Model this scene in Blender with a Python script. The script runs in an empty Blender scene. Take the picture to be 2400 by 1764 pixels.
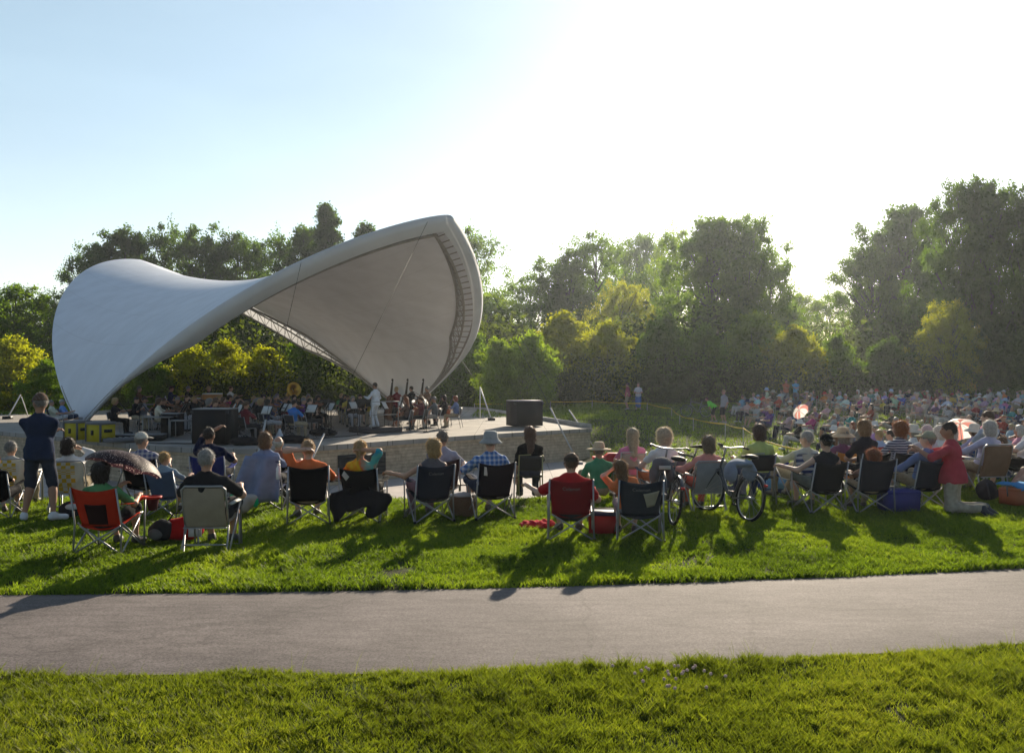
import bpy, math, random
import numpy as np
from mathutils import Vector, Matrix, Euler

SC = bpy.context.scene
COL = SC.collection
R_ = math.radians
rng = np.random.default_rng(7)
random.seed(7)

# ------------------------------------------------------------------ camera, sky, sun, exposure
F = 2078.0            # focal length in photo pixels (2400 wide)
EYE = 3.5
cd = bpy.data.cameras.new('camera')
cam = bpy.data.objects.new('camera', cd)
COL.objects.link(cam)
cam.location = (0, 0, EYE)
cam.rotation_euler = (R_(90), 0, 0)
cd.sensor_width = 36
cd.lens = 36 * F / 2400
cd.clip_start = 0.05
cd.clip_end = 2000
SC.camera = cam
SUN_AZ, SUN_EL = R_(17), R_(19.5)
wd = bpy.data.worlds.new('World')
SC.world = wd
wd.use_nodes = True
nt = wd.node_tree
bg = nt.nodes['Background']
sky = nt.nodes.new('ShaderNodeTexSky')
sky.sky_type = 'NISHITA'
sky.sun_disc = False
sky.sun_elevation = SUN_EL
sky.sun_rotation = SUN_AZ
sky.altitude = 200
sky.air_density = 1.0
sky.dust_density = .35
sky.ozone_density = 1.0
# thin bright cirrus veil over the sunward half of the sky
def _n(t, **k):
    n = nt.nodes.new(t)
    for a_, v in k.items(): setattr(n, a_, v)
    return n
tcw = _n('ShaderNodeTexCoord'); sepw = _n('ShaderNodeSeparateXYZ'); nt.links.new(tcw.outputs['Generated'], sepw.inputs[0])
front_ = _n('ShaderNodeMapRange', interpolation_type='SMOOTHSTEP'); front_.inputs[1].default_value = -.1; front_.inputs[2].default_value = .6; nt.links.new(sepw.outputs[1], front_.inputs[0])
low_ = _n('ShaderNodeMapRange', interpolation_type='SMOOTHSTEP'); low_.inputs[1].default_value = .34; low_.inputs[2].default_value = 0; nt.links.new(sepw.outputs[2], low_.inputs[0])
mpw = _n('ShaderNodeMapping'); mpw.inputs['Scale'].default_value = (2.2, 2.2, 7); mpw.inputs['Rotation'].default_value = (0, .5, .3); nt.links.new(tcw.outputs['Generated'], mpw.inputs[0])
ciw = _n('ShaderNodeTexNoise'); ciw.inputs['Scale'].default_value = 1.6; ciw.inputs['Detail'].default_value = 7; ciw.inputs['Distortion'].default_value = .6; nt.links.new(mpw.outputs[0], ciw.inputs[0])
cir = _n('ShaderNodeMapRange'); cir.inputs[1].default_value = .35; cir.inputs[2].default_value = .7; cir.inputs[3].default_value = .94; cir.inputs[4].default_value = 1.08; nt.links.new(ciw.outputs[0], cir.inputs[0])
mw = _n('ShaderNodeMath', operation='MULTIPLY'); nt.links.new(front_.outputs[0], mw.inputs[0]); nt.links.new(cir.outputs[0], mw.inputs[1])
vcol = _n('ShaderNodeMix', data_type='RGBA'); vcol.inputs[6].default_value = (2.4, 3.0, 2.9, 1); vcol.inputs[7].default_value = (3.6, 3.5, 3.1, 1); nt.links.new(low_.outputs[0], vcol.inputs[0])
vsc = _n('ShaderNodeVectorMath', operation='SCALE'); nt.links.new(vcol.outputs[2], vsc.inputs[0]); nt.links.new(mw.outputs[0], vsc.inputs['Scale'])
vad = _n('ShaderNodeVectorMath', operation='ADD'); nt.links.new(sky.outputs[0], vad.inputs[0]); nt.links.new(vsc.outputs[0], vad.inputs[1])
nt.links.new(vad.outputs[0], bg.inputs[0])
bg.inputs[1].default_value = 0.05
ld = bpy.data.lights.new('sun', 'SUN')
ld.energy = 5.0
ld.angle = R_(0.5)
ld.color = (1.0, 0.86, 0.66)
sun = bpy.data.objects.new('sun', ld)
COL.objects.link(sun)
SD = Vector((math.sin(SUN_AZ) * math.cos(SUN_EL), math.cos(SUN_AZ) * math.cos(SUN_EL), math.sin(SUN_EL)))
sun.rotation_euler = (-SD).to_track_quat('-Z', 'Y').to_euler()
sun.location = SD * 60
SC.view_settings.view_transform = 'Standard'
SC.view_settings.look = 'None'
SC.view_settings.exposure = 1.1
SC.view_settings.gamma = 1
SC.cycles.use_denoising = True
SC.cycles.max_bounces = 6
SC.cycles.diffuse_bounces = 3
SC.cycles.transmission_bounces = 4
SC.cycles.transparent_max_bounces = 6
SC.cycles.volume_bounces = 0
SC.cycles.sample_clamp_indirect = 6

# ------------------------------------------------------------------ helpers
def vn(x, y, sc, seed=0):
    """value noise 0..1"""
    r = np.random.default_rng(1000 + seed).random((64, 64))
    x = np.asarray(x, float) / sc; y = np.asarray(y, float) / sc
    i = np.floor(x).astype(int); j = np.floor(y).astype(int)
    u = x - i; v = y - j
    u = u * u * (3 - 2 * u); v = v * v * (3 - 2 * v)
    g = lambda a, b: r[a % 64, b % 64]
    return (g(i, j) * (1 - u) + g(i + 1, j) * u) * (1 - v) + (g(i, j + 1) * (1 - u) + g(i + 1, j + 1) * u) * v

def sstep(a, b, x):
    t = np.clip((x - a) / (b - a), 0, 1)
    return t * t * (3 - 2 * t)

_mats = {}
def mat(name, col=(.5, .5, .5), rough=.8, var=0., vscale=8., bump=0., bscale=60., metal=0., spec=.3, sheen=0., objcol=False, trans=0., tcol=None, coord='Object', build=None):
    if name in _mats: return _mats[name]
    m = bpy.data.materials.new(name); m.use_nodes = True
    N, L = m.node_tree.nodes, m.node_tree.links
    p = N['Principled BSDF']
    p.inputs['Roughness'].default_value = rough
    p.inputs['Metallic'].default_value = metal
    p.inputs['Specular IOR Level'].default_value = spec
    if sheen: p.inputs['Sheen Weight'].default_value = sheen
    tc = N.new('ShaderNodeTexCoord')
    src = None
    if objcol:
        oi = N.new('ShaderNodeObjectInfo'); src = oi.outputs['Color']
    else:
        rg = N.new('ShaderNodeRGB'); rg.outputs[0].default_value = (*col, 1); src = rg.outputs[0]
    if var:
        no = N.new('ShaderNodeTexNoise'); no.inputs['Scale'].default_value = vscale; no.inputs['Detail'].default_value = 5
        L.new(tc.outputs[coord], no.inputs['Vector'])
        mr = N.new('ShaderNodeMapRange'); mr.inputs[1].default_value = .3; mr.inputs[2].default_value = .7
        mr.inputs[3].default_value = 1 - var; mr.inputs[4].default_value = 1 + var
        L.new(no.outputs[0], mr.inputs[0])
        mx = N.new('ShaderNodeVectorMath'); mx.operation = 'SCALE'
        L.new(src, mx.inputs[0]); L.new(mr.outputs[0], mx.inputs['Scale'])
        src = mx.outputs[0]
    if bump:
        nb = N.new('ShaderNodeTexNoise'); nb.inputs['Scale'].default_value = bscale; nb.inputs['Detail'].default_value = 4
        L.new(tc.outputs[coord], nb.inputs['Vector'])
        bp = N.new('ShaderNodeBump'); bp.inputs['Strength'].default_value = bump; bp.inputs['Distance'].default_value = .02
        L.new(nb.outputs[0], bp.inputs['Height']); L.new(bp.outputs[0], p.inputs['Normal'])
    if build: src = build(N, L, tc, src, p) or src
    L.new(src, p.inputs['Base Color'])
    if trans:
        tr = N.new('ShaderNodeBsdfTranslucent')
        if tcol is not None:
            tm = N.new('ShaderNodeVectorMath'); tm.operation = 'MULTIPLY'; tm.inputs[1].default_value = tcol
            L.new(src, tm.inputs[0]); L.new(tm.outputs[0], tr.inputs[0])
        else: L.new(src, tr.inputs[0])
        ms = N.new('ShaderNodeMixShader'); ms.inputs[0].default_value = trans
        L.new(p.outputs[0], ms.inputs[1]); L.new(tr.outputs[0], ms.inputs[2])
        L.new(ms.outputs[0], N['Material Output'].inputs['Surface'])
    _mats[name] = m
    return m

def mesh_np(name, V, Q, m=None, smooth=False, T=None):
    """mesh from vertex array, quads (n,4) and optional tris (m,3)"""
    V = np.asarray(V, np.float32).reshape(-1, 3)
    Q = np.asarray(Q, np.int32).reshape(-1, 4)
    T = np.zeros((0, 3), np.int32) if T is None else np.asarray(T, np.int32).reshape(-1, 3)
    me = bpy.data.meshes.new(name)
    me.vertices.add(len(V)); me.vertices.foreach_set('co', V.ravel())
    nl = Q.size + T.size
    me.loops.add(nl); me.loops.foreach_set('vertex_index', np.concatenate([Q.ravel(), T.ravel()]).astype(np.int32))
    me.polygons.add(len(Q) + len(T))
    st = np.concatenate([np.arange(len(Q)) * 4, Q.size + np.arange(len(T)) * 3]).astype(np.int32)
    me.polygons.foreach_set('loop_start', st)
    if smooth: me.polygons.foreach_set('use_smooth', np.ones(len(st), bool))
    me.update(calc_edges=True); me.validate()
    if m: me.materials.append(m)
    return me

def link(name, me, parent=None, loc=(0, 0, 0), rz=0, col=None):
    o = bpy.data.objects.new(name, me)
    COL.objects.link(o)
    o.location = loc
    if rz: o.rotation_euler = (0, 0, rz)
    if parent is not None: o.parent = parent
    if col is not None: o.color = (*col[:3], 1)
    return o

def tag(o, label=None, cat=None, group=None, kind=None):
    if label: o['label'] = label
    if cat: o['category'] = cat
    if group: o['group'] = group
    if kind: o['kind'] = kind
    return o

def thing(name, label, cat, loc=(0, 0, 0), rz=0, group=None):
    o = bpy.data.objects.new(name, None); COL.objects.link(o)
    o.location = loc; o.rotation_euler = (0, 0, rz); o.empty_display_size = .2
    return tag(o, label, cat, group)

class MB:
    """collects boxes, tubes, sheets, lathes into one mesh"""
    def __init__(s): s.V = []; s.Q = []; s.T = []; s.n = 0
    def add(s, V, Q=(), T=()):
        V = np.asarray(V, float).reshape(-1, 3)
        s.V.append(V)
        if len(Q): s.Q.append(np.asarray(Q).reshape(-1, 4) + s.n)
        if len(T): s.T.append(np.asarray(T).reshape(-1, 3) + s.n)
        s.n += len(V); return s
    def box(s, c, d, R=None, taper=1.0):
        x, y, z = np.array(d) / 2.
        b = np.array([[-x, -y, -z], [x, -y, -z], [x, y, -z], [-x, y, -z], [-x * taper, -y * taper, z], [x * taper, -y * taper, z], [x * taper, y * taper, z], [-x * taper, y * taper, z]])
        if R is not None: b = b @ np.array(R.to_3x3()).T if isinstance(R, Matrix) else b @ R.T
        return s.add(b + np.array(c), [[0, 3, 2, 1], [4, 5, 6, 7], [0, 1, 5, 4], [1, 2, 6, 5], [2, 3, 7, 6], [3, 0, 4, 7]])
    def tube(s, P, r, n=6, cap=True):
        P = np.asarray(P, float); k = len(P)
        r = np.broadcast_to(np.asarray(r, float), (k,))
        t = np.gradient(P, axis=0); t /= np.linalg.norm(t, axis=1)[:, None] + 1e-9
        up = np.array([0, 0, 1.]) if abs(t[0, 2]) < .9 else np.array([1., 0, 0])
        a = np.arange(n) * 2 * math.pi / n
        V = []
        for i in range(k):
            u = np.cross(t[i], up); u /= np.linalg.norm(u) + 1e-9
            w = np.cross(u, t[i]); up = w
            V.append(P[i] + r[i] * (np.cos(a)[:, None] * u + np.sin(a)[:, None] * w))
        V = np.concatenate(V)
        i = np.arange(k - 1)[:, None] * n; j = np.arange(n)[None]; j2 = (j + 1) % n
        Q = np.stack([i + j, i + j2, i + n + j2, i + n + j], -1).reshape(-1, 4)
        T = []
        if cap:
            V = np.concatenate([V, P[:1], P[-1:]])
            for j in range(n):
                T += [[k * n, (j + 1) % n, j], [k * n + 1, (k - 1) * n + j, (k - 1) * n + (j + 1) % n]]
        return s.add(V, Q, T)
    def sheet(s, f, nu, nv, th=.006):
        """thick sheet from f(u,v)->xyz"""
        u, v = np.meshgrid(np.linspace(0, 1, nu + 1), np.linspace(0, 1, nv + 1), indexing='ij')
        P = np.stack(f(u, v), -1)
        du = np.gradient(P, axis=0); dv = np.gradient(P, axis=1)
        n = np.cross(du, dv); n /= np.linalg.norm(n, axis=-1, keepdims=True) + 1e-9
        A = (P + n * th / 2).reshape(-1, 3); B = (P - n * th / 2).reshape(-1, 3)
        w = nv + 1
        i, j = np.meshgrid(np.arange(nu), np.arange(nv), indexing='ij')
        q = np.stack([i * w + j, (i + 1) * w + j, (i + 1) * w + j + 1, i * w + j + 1], -1).reshape(-1, 4)
        m = len(A); Q = [q, q[:, ::-1] + m]
        bd = [[k * w for k in range(nu + 1)][::-1], [k * w + nv for k in range(nu + 1)], list(range(w)), [nu * w + k for k in range(w)][::-1]]
        for e in bd:
            e = np.array(e); Q.append(np.stack([e[:-1], e[1:], e[1:] + m, e[:-1] + m], -1))
        return s.add(np.concatenate([A, B]), np.concatenate(Q))
    def lathe(s, prof, n=16, c=(0, 0, 0), R=None, sx=1, sy=1):
        prof = np.asarray(prof, float); k = len(prof)
        a = np.arange(n) * 2 * math.pi / n
        V = np.stack([prof[:, 0:1] * np.cos(a) * sx, prof[:, 0:1] * np.sin(a) * sy, np.repeat(prof[:, 1:2], n, 1)], -1).reshape(-1, 3)
        if R is not None: V = V @ np.array(R).T
        i = np.arange(k - 1)[:, None] * n; j = np.arange(n)[None]; j2 = (j + 1) % n
        return s.add(V + np.array(c), np.stack([i + j, i + j2, i + n + j2, i + n + j], -1).reshape(-1, 4))
    def prism(s, outline, z0, z1):
        o = np.asarray(outline, float); n = len(o)
        V = np.concatenate([np.c_[o, np.full(n, z0)], np.c_[o, np.full(n, z1)]])
        j = np.arange(n); j2 = (j + 1) % n
        s.add(V, np.stack([j, j2, j2 + n, j + n], -1))
        from mathutils.geometry import tessellate_polygon
        tr = np.array(tessellate_polygon([[Vector((*p, 0)) for p in o]]))
        return s.add(V, T=np.concatenate([tr + n, tr[:, ::-1]]))
    def mesh(s, name, m=None, smooth=False):
        V = np.concatenate(s.V); Q = np.concatenate(s.Q) if s.Q else np.zeros((0, 4)); T = np.concatenate(s.T) if s.T else None
        return mesh_np(name, V, Q, m, smooth, T)
    def obj(s, name, m, parent=None, smooth=False, **k): return link(name, s.mesh(name, m, smooth), parent, **k)

def at(px, d, py=None):
    """photo pixel and depth -> world x (and z)"""
    x = (px - 1200) / F * d
    return x if py is None else (x, d, EYE - (py - 882) / F * d)

# ------------------------------------------------------------------ terrain
def path_far(x): x = np.clip(x, -9, 9); return 8.9 + .1046 * x + .00849 * x * x
def path_near(x): x = np.clip(x, -9, 9); return 6.37 + .0861 * x + .01617 * x * x
def G0(x, y):
    x = np.asarray(x, float); y = np.asarray(y, float)
    left = np.interp(y, [-20, 4, 15, 15.6, 22.5, 24, 37, 47, 60, 75, 130], [1.9, 1.42, 1.4, 1.34, .1, 0, 0, 1.22, 1.3, 1.6, 2.4])
    right = np.interp(y, [-20, 4, 13, 16, 19, 24, 30, 36, 45, 57, 66, 80, 130], [1.95, 1.44, 1.42, 1.5, 1.3, .75, .58, .74, 1.12, 1.6, 1.75, 2.0, 2.6])
    w = sstep(2.2, 9.5, x + .12 * (y - 30) * (y > 30))
    return left * (1 - w) + right * w
def G(x, y): return float(G0(x, y))

def ground_z(x, y):
    z = G0(x, y)
    z = z + (vn(x, y, 1.7, 1) - .5) * .05 * sstep(9.3, 11, y) + (vn(x, y, .6, 2) - .5) * .035 + (vn(x, y, .27, 3) - .5) * .03
    c = sstep(0, .12, y - path_near(x) + .05) * sstep(0, .12, path_far(x) + .05 - y)
    return z - .05 * c - .012
xs = np.unique(np.concatenate([np.linspace(-12, 12, 161), np.linspace(-45, 45, 121), np.linspace(-220, 220, 60)]))
ys = np.unique(np.concatenate([np.linspace(3, 16, 120), np.linspace(-12, 70, 130), np.linspace(70, 320, 40)]))
gx, gy = np.meshgrid(xs, ys, indexing='ij')
gz = ground_z(gx, gy)
w = len(ys); i, j = np.meshgrid(np.arange(len(xs) - 1), np.arange(w - 1), indexing='ij')
q = np.stack([i * w + j, (i + 1) * w + j, (i + 1) * w + j + 1, i * w + j + 1], -1).reshape(-1, 4)
def _turf(N, L, tc, src, p):
    no = N.new('ShaderNodeTexNoise'); no.inputs['Scale'].default_value = 2.2; no.inputs['Detail'].default_value = 8
    L.new(tc.outputs['Object'], no.inputs['Vector'])
    cr = N.new('ShaderNodeValToRGB'); e = cr.color_ramp.elements
    e[0].position = .32; e[0].color = (.026, .022, .012, 1)
    e[1].position = .68; e[1].color = (.05, .075, .014, 1)
    k = cr.color_ramp.elements.new(.5); k.color = (.034, .045, .012, 1)
    L.new(no.outputs[0], cr.inputs[0]); return cr.outputs[0]
turf = mat('turf', rough=.95, spec=.05, bump=.9, bscale=14, build=_turf)
tag(link('ground', mesh_np('ground', np.stack([gx, gy, gz], -1), q, turf, True)), kind='structure')

# asphalt path
def _asph(N, L, tc, src, p):
    g = N.new('ShaderNodeTexNoise'); g.inputs['Scale'].default_value = 55; g.inputs['Detail'].default_value = 6; g.inputs['Roughness'].default_value = .75
    b = N.new('ShaderNodeTexNoise'); b.inputs['Scale'].default_value = 1.1; b.inputs['Detail'].default_value = 6
    s = N.new('ShaderNodeMapping'); s.inputs['Scale'].default_value = (1.2, 5, 1)
    st = N.new('ShaderNodeTexNoise'); st.inputs['Scale'].default_value = 2.2; st.inputs['Detail'].default_value = 6
    L.new(tc.outputs['Object'], g.inputs['Vector']); L.new(tc.outputs['Object'], b.inputs['Vector'])
    L.new(tc.outputs['Object'], s.inputs[0]); L.new(s.outputs[0], st.inputs['Vector'])
    cr = N.new('ShaderNodeValToRGB'); e = cr.color_ramp.elements
    e[0].position = .3; e[0].color = (.06, .05, .048, 1); e[1].position = .72; e[1].color = (.225, .195, .188, 1)
    L.new(g.outputs[0], cr.inputs[0])
    c2 = N.new('ShaderNodeMapRange'); c2.inputs[1].default_value = .3; c2.inputs[2].default_value = .7; c2.inputs[3].default_value = .8; c2.inputs[4].default_value = 1.2
    L.new(b.outputs[0], c2.inputs[0])
    c3 = N.new('ShaderNodeMapRange'); c3.inputs[1].default_value = .33; c3.inputs[2].default_value = .6; c3.inputs[3].default_value = .82; c3.inputs[4].default_value = 1.06
    L.new(st.outputs[0], c3.inputs[0])
    m = N.new('ShaderNodeMath'); m.operation = 'MULTIPLY'; L.new(c2.outputs[0], m.inputs[0]); L.new(c3.outputs[0], m.inputs[1])
    # hairline cracks across the path
    v = N.new('ShaderNodeTexVoronoi'); v.feature = 'DISTANCE_TO_EDGE'; v.inputs['Scale'].default_value = .33
    wn = N.new('ShaderNodeTexNoise'); wn.inputs['Scale'].default_value = 2.6; wn.inputs['Detail'].default_value = 5
    wa = N.new('ShaderNodeVectorMath'); wa.operation = 'SCALE'; wa.inputs['Scale'].default_value = .45
    wb = N.new('ShaderNodeVectorMath'); wb.operation = 'ADD'
    L.new(tc.outputs['Object'], wn.inputs['Vector']); L.new(wn.outputs['Color'], wa.inputs[0]); L.new(wa.outputs[0], wb.inputs[0]); L.new(tc.outputs['Object'], wb.inputs[1]); L.new(wb.outputs[0], v.inputs['Vector'])
    cm = N.new('ShaderNodeMapRange'); cm.inputs[1].default_value = 0; cm.inputs[2].default_value = .009; cm.inputs[3].default_value = .8; cm.inputs[4].default_value = 1
    L.new(v.outputs['Distance'], cm.inputs[0])
    m2 = N.new('ShaderNodeMath'); m2.operation = 'MULTIPLY'; L.new(m.outputs[0], m2.inputs[0]); L.new(cm.outputs[0], m2.inputs[1])
    mx = N.new('ShaderNodeVectorMath'); mx.operation = 'SCALE'; L.new(cr.outputs[0], mx.inputs[0]); L.new(m2.outputs[0], mx.inputs['Scale'])
    bp = N.new('ShaderNodeBump'); bp.inputs['Strength'].default_value = .5; bp.inputs['Distance'].default_value = .008
    L.new(g.outputs[0], bp.inputs['Height']); L.new(bp.outputs[0], p.inputs['Normal'])
    sv = N.new('ShaderNodeTexVoronoi'); sv.inputs['Scale'].default_value = 75; L.new(tc.outputs['Object'], sv.inputs['Vector'])
    sc_ = N.new('ShaderNodeSeparateXYZ'); L.new(sv.outputs['Color'], sc_.inputs[0])
    gt = N.new('ShaderNodeMath'); gt.operation = 'GREATER_THAN'; gt.inputs[1].default_value = .988; L.new(sc_.outputs[0], gt.inputs[0])
    rr = N.new('ShaderNodeMapRange'); rr.inputs[3].default_value = .86; rr.inputs[4].default_value = .74; L.new(gt.outputs[0], rr.inputs[0]); L.new(rr.outputs[0], p.inputs['Roughness'])
    return mx.outputs[0]
asphalt = mat('asphalt', rough=.86, spec=.14, build=_asph)
px_ = np.linspace(-34, 34, 341)
V = []; nv = 10
for k in range(nv + 1):
    t = k / nv
    ed = (vn(px_, px_ * 0, .5, 9) - .5) * .05
    yy = path_near(px_) * (1 - t) + path_far(px_) * t + ed * (abs(t - .5) * 2)
    V.append(np.stack([px_, yy, G0(px_, yy) - .004 - .02 * (abs(t - .5) * 2) ** 6], -1))
V = np.stack(V, 1).reshape(-1, 3); w = nv + 1
i, j = np.meshgrid(np.arange(340), np.arange(nv), indexing='ij')
q = np.stack([i * w + j, (i + 1) * w + j, (i + 1) * w + j + 1, i * w + j + 1], -1).reshape(-1, 4)
tag(link('path', mesh_np('path', V, q, asphalt, True)), kind='structure')

# ------------------------------------------------------------------ stage: deck, stone wall, plaza
DZ = 1.34
front = [(-34, 40.5), (-27, 38.6), (-21.9, 36.2), (-17.7, 33.0), (-14.6, 30.4), (-11.6, 27.9), (-9.4, 26.7), (-7.6, 26.4), (-6.6, 27.0), (-3.0, 31.0), (0, 34.0), (3.33, 37.0)]
back = [(-1.9, 57.5), (-9, 62), (-22, 60), (-34, 56)]
def _conc(N, L, tc, src, p):
    b = N.new('ShaderNodeTexBrick'); b.inputs['Scale'].default_value = .36; b.inputs['Mortar Size'].default_value = .006; b.offset = 0
    b.inputs['Color1'].default_value = (1, 1, 1, 1); b.inputs['Color2'].default_value = (.9, .9, .9, 1); b.inputs['Mortar'].default_value = (.45, .45, .45, 1)
    L.new(tc.outputs['Object'], b.inputs['Vector'])
    m = N.new('ShaderNodeVectorMath'); m.operation = 'MULTIPLY'; L.new(src, m.inputs[0]); L.new(b.outputs[0], m.inputs[1]); return m.outputs[0]
conc = mat('concrete', (.30, .275, .25), .85, var=.22, vscale=1.2, bump=.3, bscale=40, build=_conc)
concp = mat('plain_concrete', (.36, .34, .315), .85, var=.2, vscale=2, bump=.3, bscale=30)
deck = MB().prism(front + back, DZ - .16, DZ)
stage = thing('stage', 'long low concrete stage with a curved stone front under the white canopy', 'stage', (-10, 40, 0))
def pobj(mb, name, m, parent, smooth=False):
    o = mb.obj(name, m, parent, smooth); o.matrix_parent_inverse = Matrix.Translation(parent.location).inverted(); return o
pobj(deck, 'deck', conc, stage)
def _stone(N, L, tc, src, p):
    uv = N.new('ShaderNodeUVMap')
    b = N.new('ShaderNodeTexBrick'); b.inputs['Scale'].default_value = 1; b.inputs['Mortar Size'].default_value = .006
    b.inputs['Brick Width'].default_value = .8; b.inputs['Row Height'].default_value = .115; b.offset = .37; b.squash = 1.6; b.squash_frequency = 3
    b.inputs['Color1'].default_value = (.50, .39, .27, 1); b.inputs['Color2'].default_value = (.42, .325, .225, 1); b.inputs['Mortar'].default_value = (.24, .19, .14, 1); b.inputs['Bias'].default_value = -.1
    no = N.new('ShaderNodeTexNoise'); no.inputs['Scale'].default_value = 6; no.inputs['Detail'].default_value = 6
    L.new(uv.outputs[0], b.inputs['Vector']); L.new(tc.outputs['Object'], no.inputs['Vector'])
    mr = N.new('ShaderNodeMapRange'); mr.inputs[1].default_value = .3; mr.inputs[2].default_value = .7; mr.inputs[3].default_value = .78; mr.inputs[4].default_value = 1.2
    L.new(no.outputs[0], mr.inputs[0])
    m = N.new('ShaderNodeVectorMath'); m.operation = 'SCALE'; L.new(b.outputs[0], m.inputs[0]); L.new(mr.outputs[0], m.inputs['Scale'])
    bp = N.new('ShaderNodeBump'); bp.inputs['Strength'].default_value = .7; bp.inputs['Distance'].default_value = .02
    sb = N.new('ShaderNodeMath'); sb.operation = 'MULTIPLY_ADD'; sb.inputs[1].default_value = -1; L.new(b.outputs['Fac'], sb.inputs[0]); L.new(no.outputs[0], sb.inputs[2])
    L.new(sb.outputs[0], bp.inputs['Height']); L.new(bp.outputs[0], p.inputs['Normal'])
    return m.outputs[0]
stone = mat('ledge_stone', rough=.9, spec=.15, build=_stone)
# the stone face follows the front edge 7 cm inside it, then turns the corner
def inset(P, d):
    P = np.array(P, float); t = np.gradient(P, axis=0); t /= np.linalg.norm(t, axis=1)[:, None]
    return P + d * np.stack([-t[:, 1], t[:, 0]], -1)
fp = np.array(front); dn = []
for a, b in zip(fp[:-1], fp[1:]):
    n = max(2, int(np.linalg.norm(b - a) / .6)); dn += [a + (b - a) * k / n for k in range(n)]
dn.append(fp[-1]); wall = inset(dn, .09)
crn = [wall[-1] + (np.array([-1.9, 57.5]) - np.array([3.33, 37.0])) * t for t in np.linspace(.03, .9, 24)]
wall = np.concatenate([wall, crn])
L_ = np.concatenate([[0], np.cumsum(np.linalg.norm(np.diff(wall, axis=0), axis=1))])
V = np.concatenate([np.c_[wall, np.full(len(wall), -.3)], np.c_[wall, np.full(len(wall), DZ - .162)]])
n = len(wall); q = np.array([[k, k + 1, k + 1 + n, k + n] for k in range(n - 1)])
me = mesh_np('stone_face', V, q, stone)
uvl = me.uv_layers.new(name='UVMap')
vi = np.zeros(len(me.loops), np.int32); me.loops.foreach_get('vertex_index', vi)
uvl.data.foreach_set('uv', np.c_[L_[vi % n], V[vi, 2] + .3].astype(np.float32).ravel())
o = link('stone_face', me, stage); o.matrix_parent_inverse = Matrix.Translation(stage.location).inverted()
# low upstand kerb along the far side of the deck
kb = np.array([(3.2, 37.3), (-1.95, 57.3), (-9, 61.8)])
mb = MB()
for a, b in zip(kb[:-1], kb[1:]):
    dd = b - a; ln = np.linalg.norm(dd); an = math.atan2(dd[1], dd[0])
    mb.box((*((a + b) / 2), DZ + .06), (ln, .3, .2), np.array(Matrix.Rotation(an, 3, 'Z')))
pobj(mb, 'kerb', concp, stage)
# dark service hatch low in the stone face
a, b = np.array((-6.6, 27.0)), np.array((-3.0, 31.0)); dd = (b - a) / np.linalg.norm(b - a)
nn = np.array([dd[1], -dd[0]]); c = a + dd * 2.6 + nn * -.04
blk = mat('black_metal', (.006, .006, .007), .5, spec=.4)
mb = MB().box((*c, .62), (1.9, .1, .72), np.array(Matrix.Rotation(math.atan2(dd[1], dd[0]), 3, 'Z')))
for k in range(6): mb.box((*(c + nn * .055), .33 + k * .115), (1.85, .03, .05), np.array(Matrix.Rotation(math.atan2(dd[1], dd[0]), 3, 'Z')))
pobj(mb, 'hatch', blk, stage)
# plaza paving in front of the stage
pl = [(-36, 20.6), (-20, 20.4), (-6, 20.8), (0, 21.6), (2.6, 24), (3.6, 28), (4.2, 33), (3.9, 36.9)] + [tuple(p) for p in fp[::-1] + np.array([0, .5])]
V = np.array(pl); from mathutils.geometry import tessellate_polygon
tr = np.array(tessellate_polygon([[Vector((*p, 0)) for p in pl]]))
zz = np.full(len(V), .05)
me = mesh_np('plaza', np.c_[V, zz], np.zeros((0, 4)), mat('plaza_concrete', (.40, .355, .335), .85, var=.12, vscale=1.2, bump=.25, bscale=30, build=_conc), T=tr)
tag(link('plaza', me), kind='structure')

# ------------------------------------------------------------------ tensile canopy on two leaning arches
fL, fR = np.array([-18.51, 38., DZ]), np.array([-6.26, 52., DZ])
nh = np.array([fR[1] - fL[1], -(fR[0] - fL[0]), 0]); nh /= np.linalg.norm(nh)
def arch(t, a, h, p, q_, sk, p2=None, q2=None):
    u = np.abs(2 * t - 1); f = (1 - u ** np.where(t > .5, p2 or p, p)) ** np.where(t > .5, q2 or q_, q_)
    return fL + (fR - fL) * (t + sk * 4 * t * (1 - t))[:, None] + f[:, None] * (nh * a + np.array([0, 0, h]))
PA, PB = (14.85, 8.325, 1.284, .453, -.1, 1.15, .414), (-19.018, 10.0, 2.014, .646, .143, 1.013, .425)
tt = .5 - .5 * np.cos(np.linspace(0.02, math.pi - .02, 121))
CA, CB = arch(tt, *PA), arch(tt, *PB)
canopy = thing('canopy', 'large white saddle shaped tensile canopy on two leaning arches over the stage', 'canopy', (-12.4, 45, DZ))
_cref = canopy
s_ = np.linspace(0, 1, 41)
sagf = 1.934 * (4 * tt * (1 - tt)) ** .578
S = CA[:, None] * (1 - s_)[None, :, None] + CB[:, None] * s_[None, :, None]
S[:, :, 2] -= sagf[:, None] * (4 * s_ * (1 - s_))[None]
w = 41; i, j = np.meshgrid(np.arange(120), np.arange(40), indexing='ij')
q = np.stack([i * w + j, (i + 1) * w + j, (i + 1) * w + j + 1, i * w + j + 1], -1).reshape(-1, 4)
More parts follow.
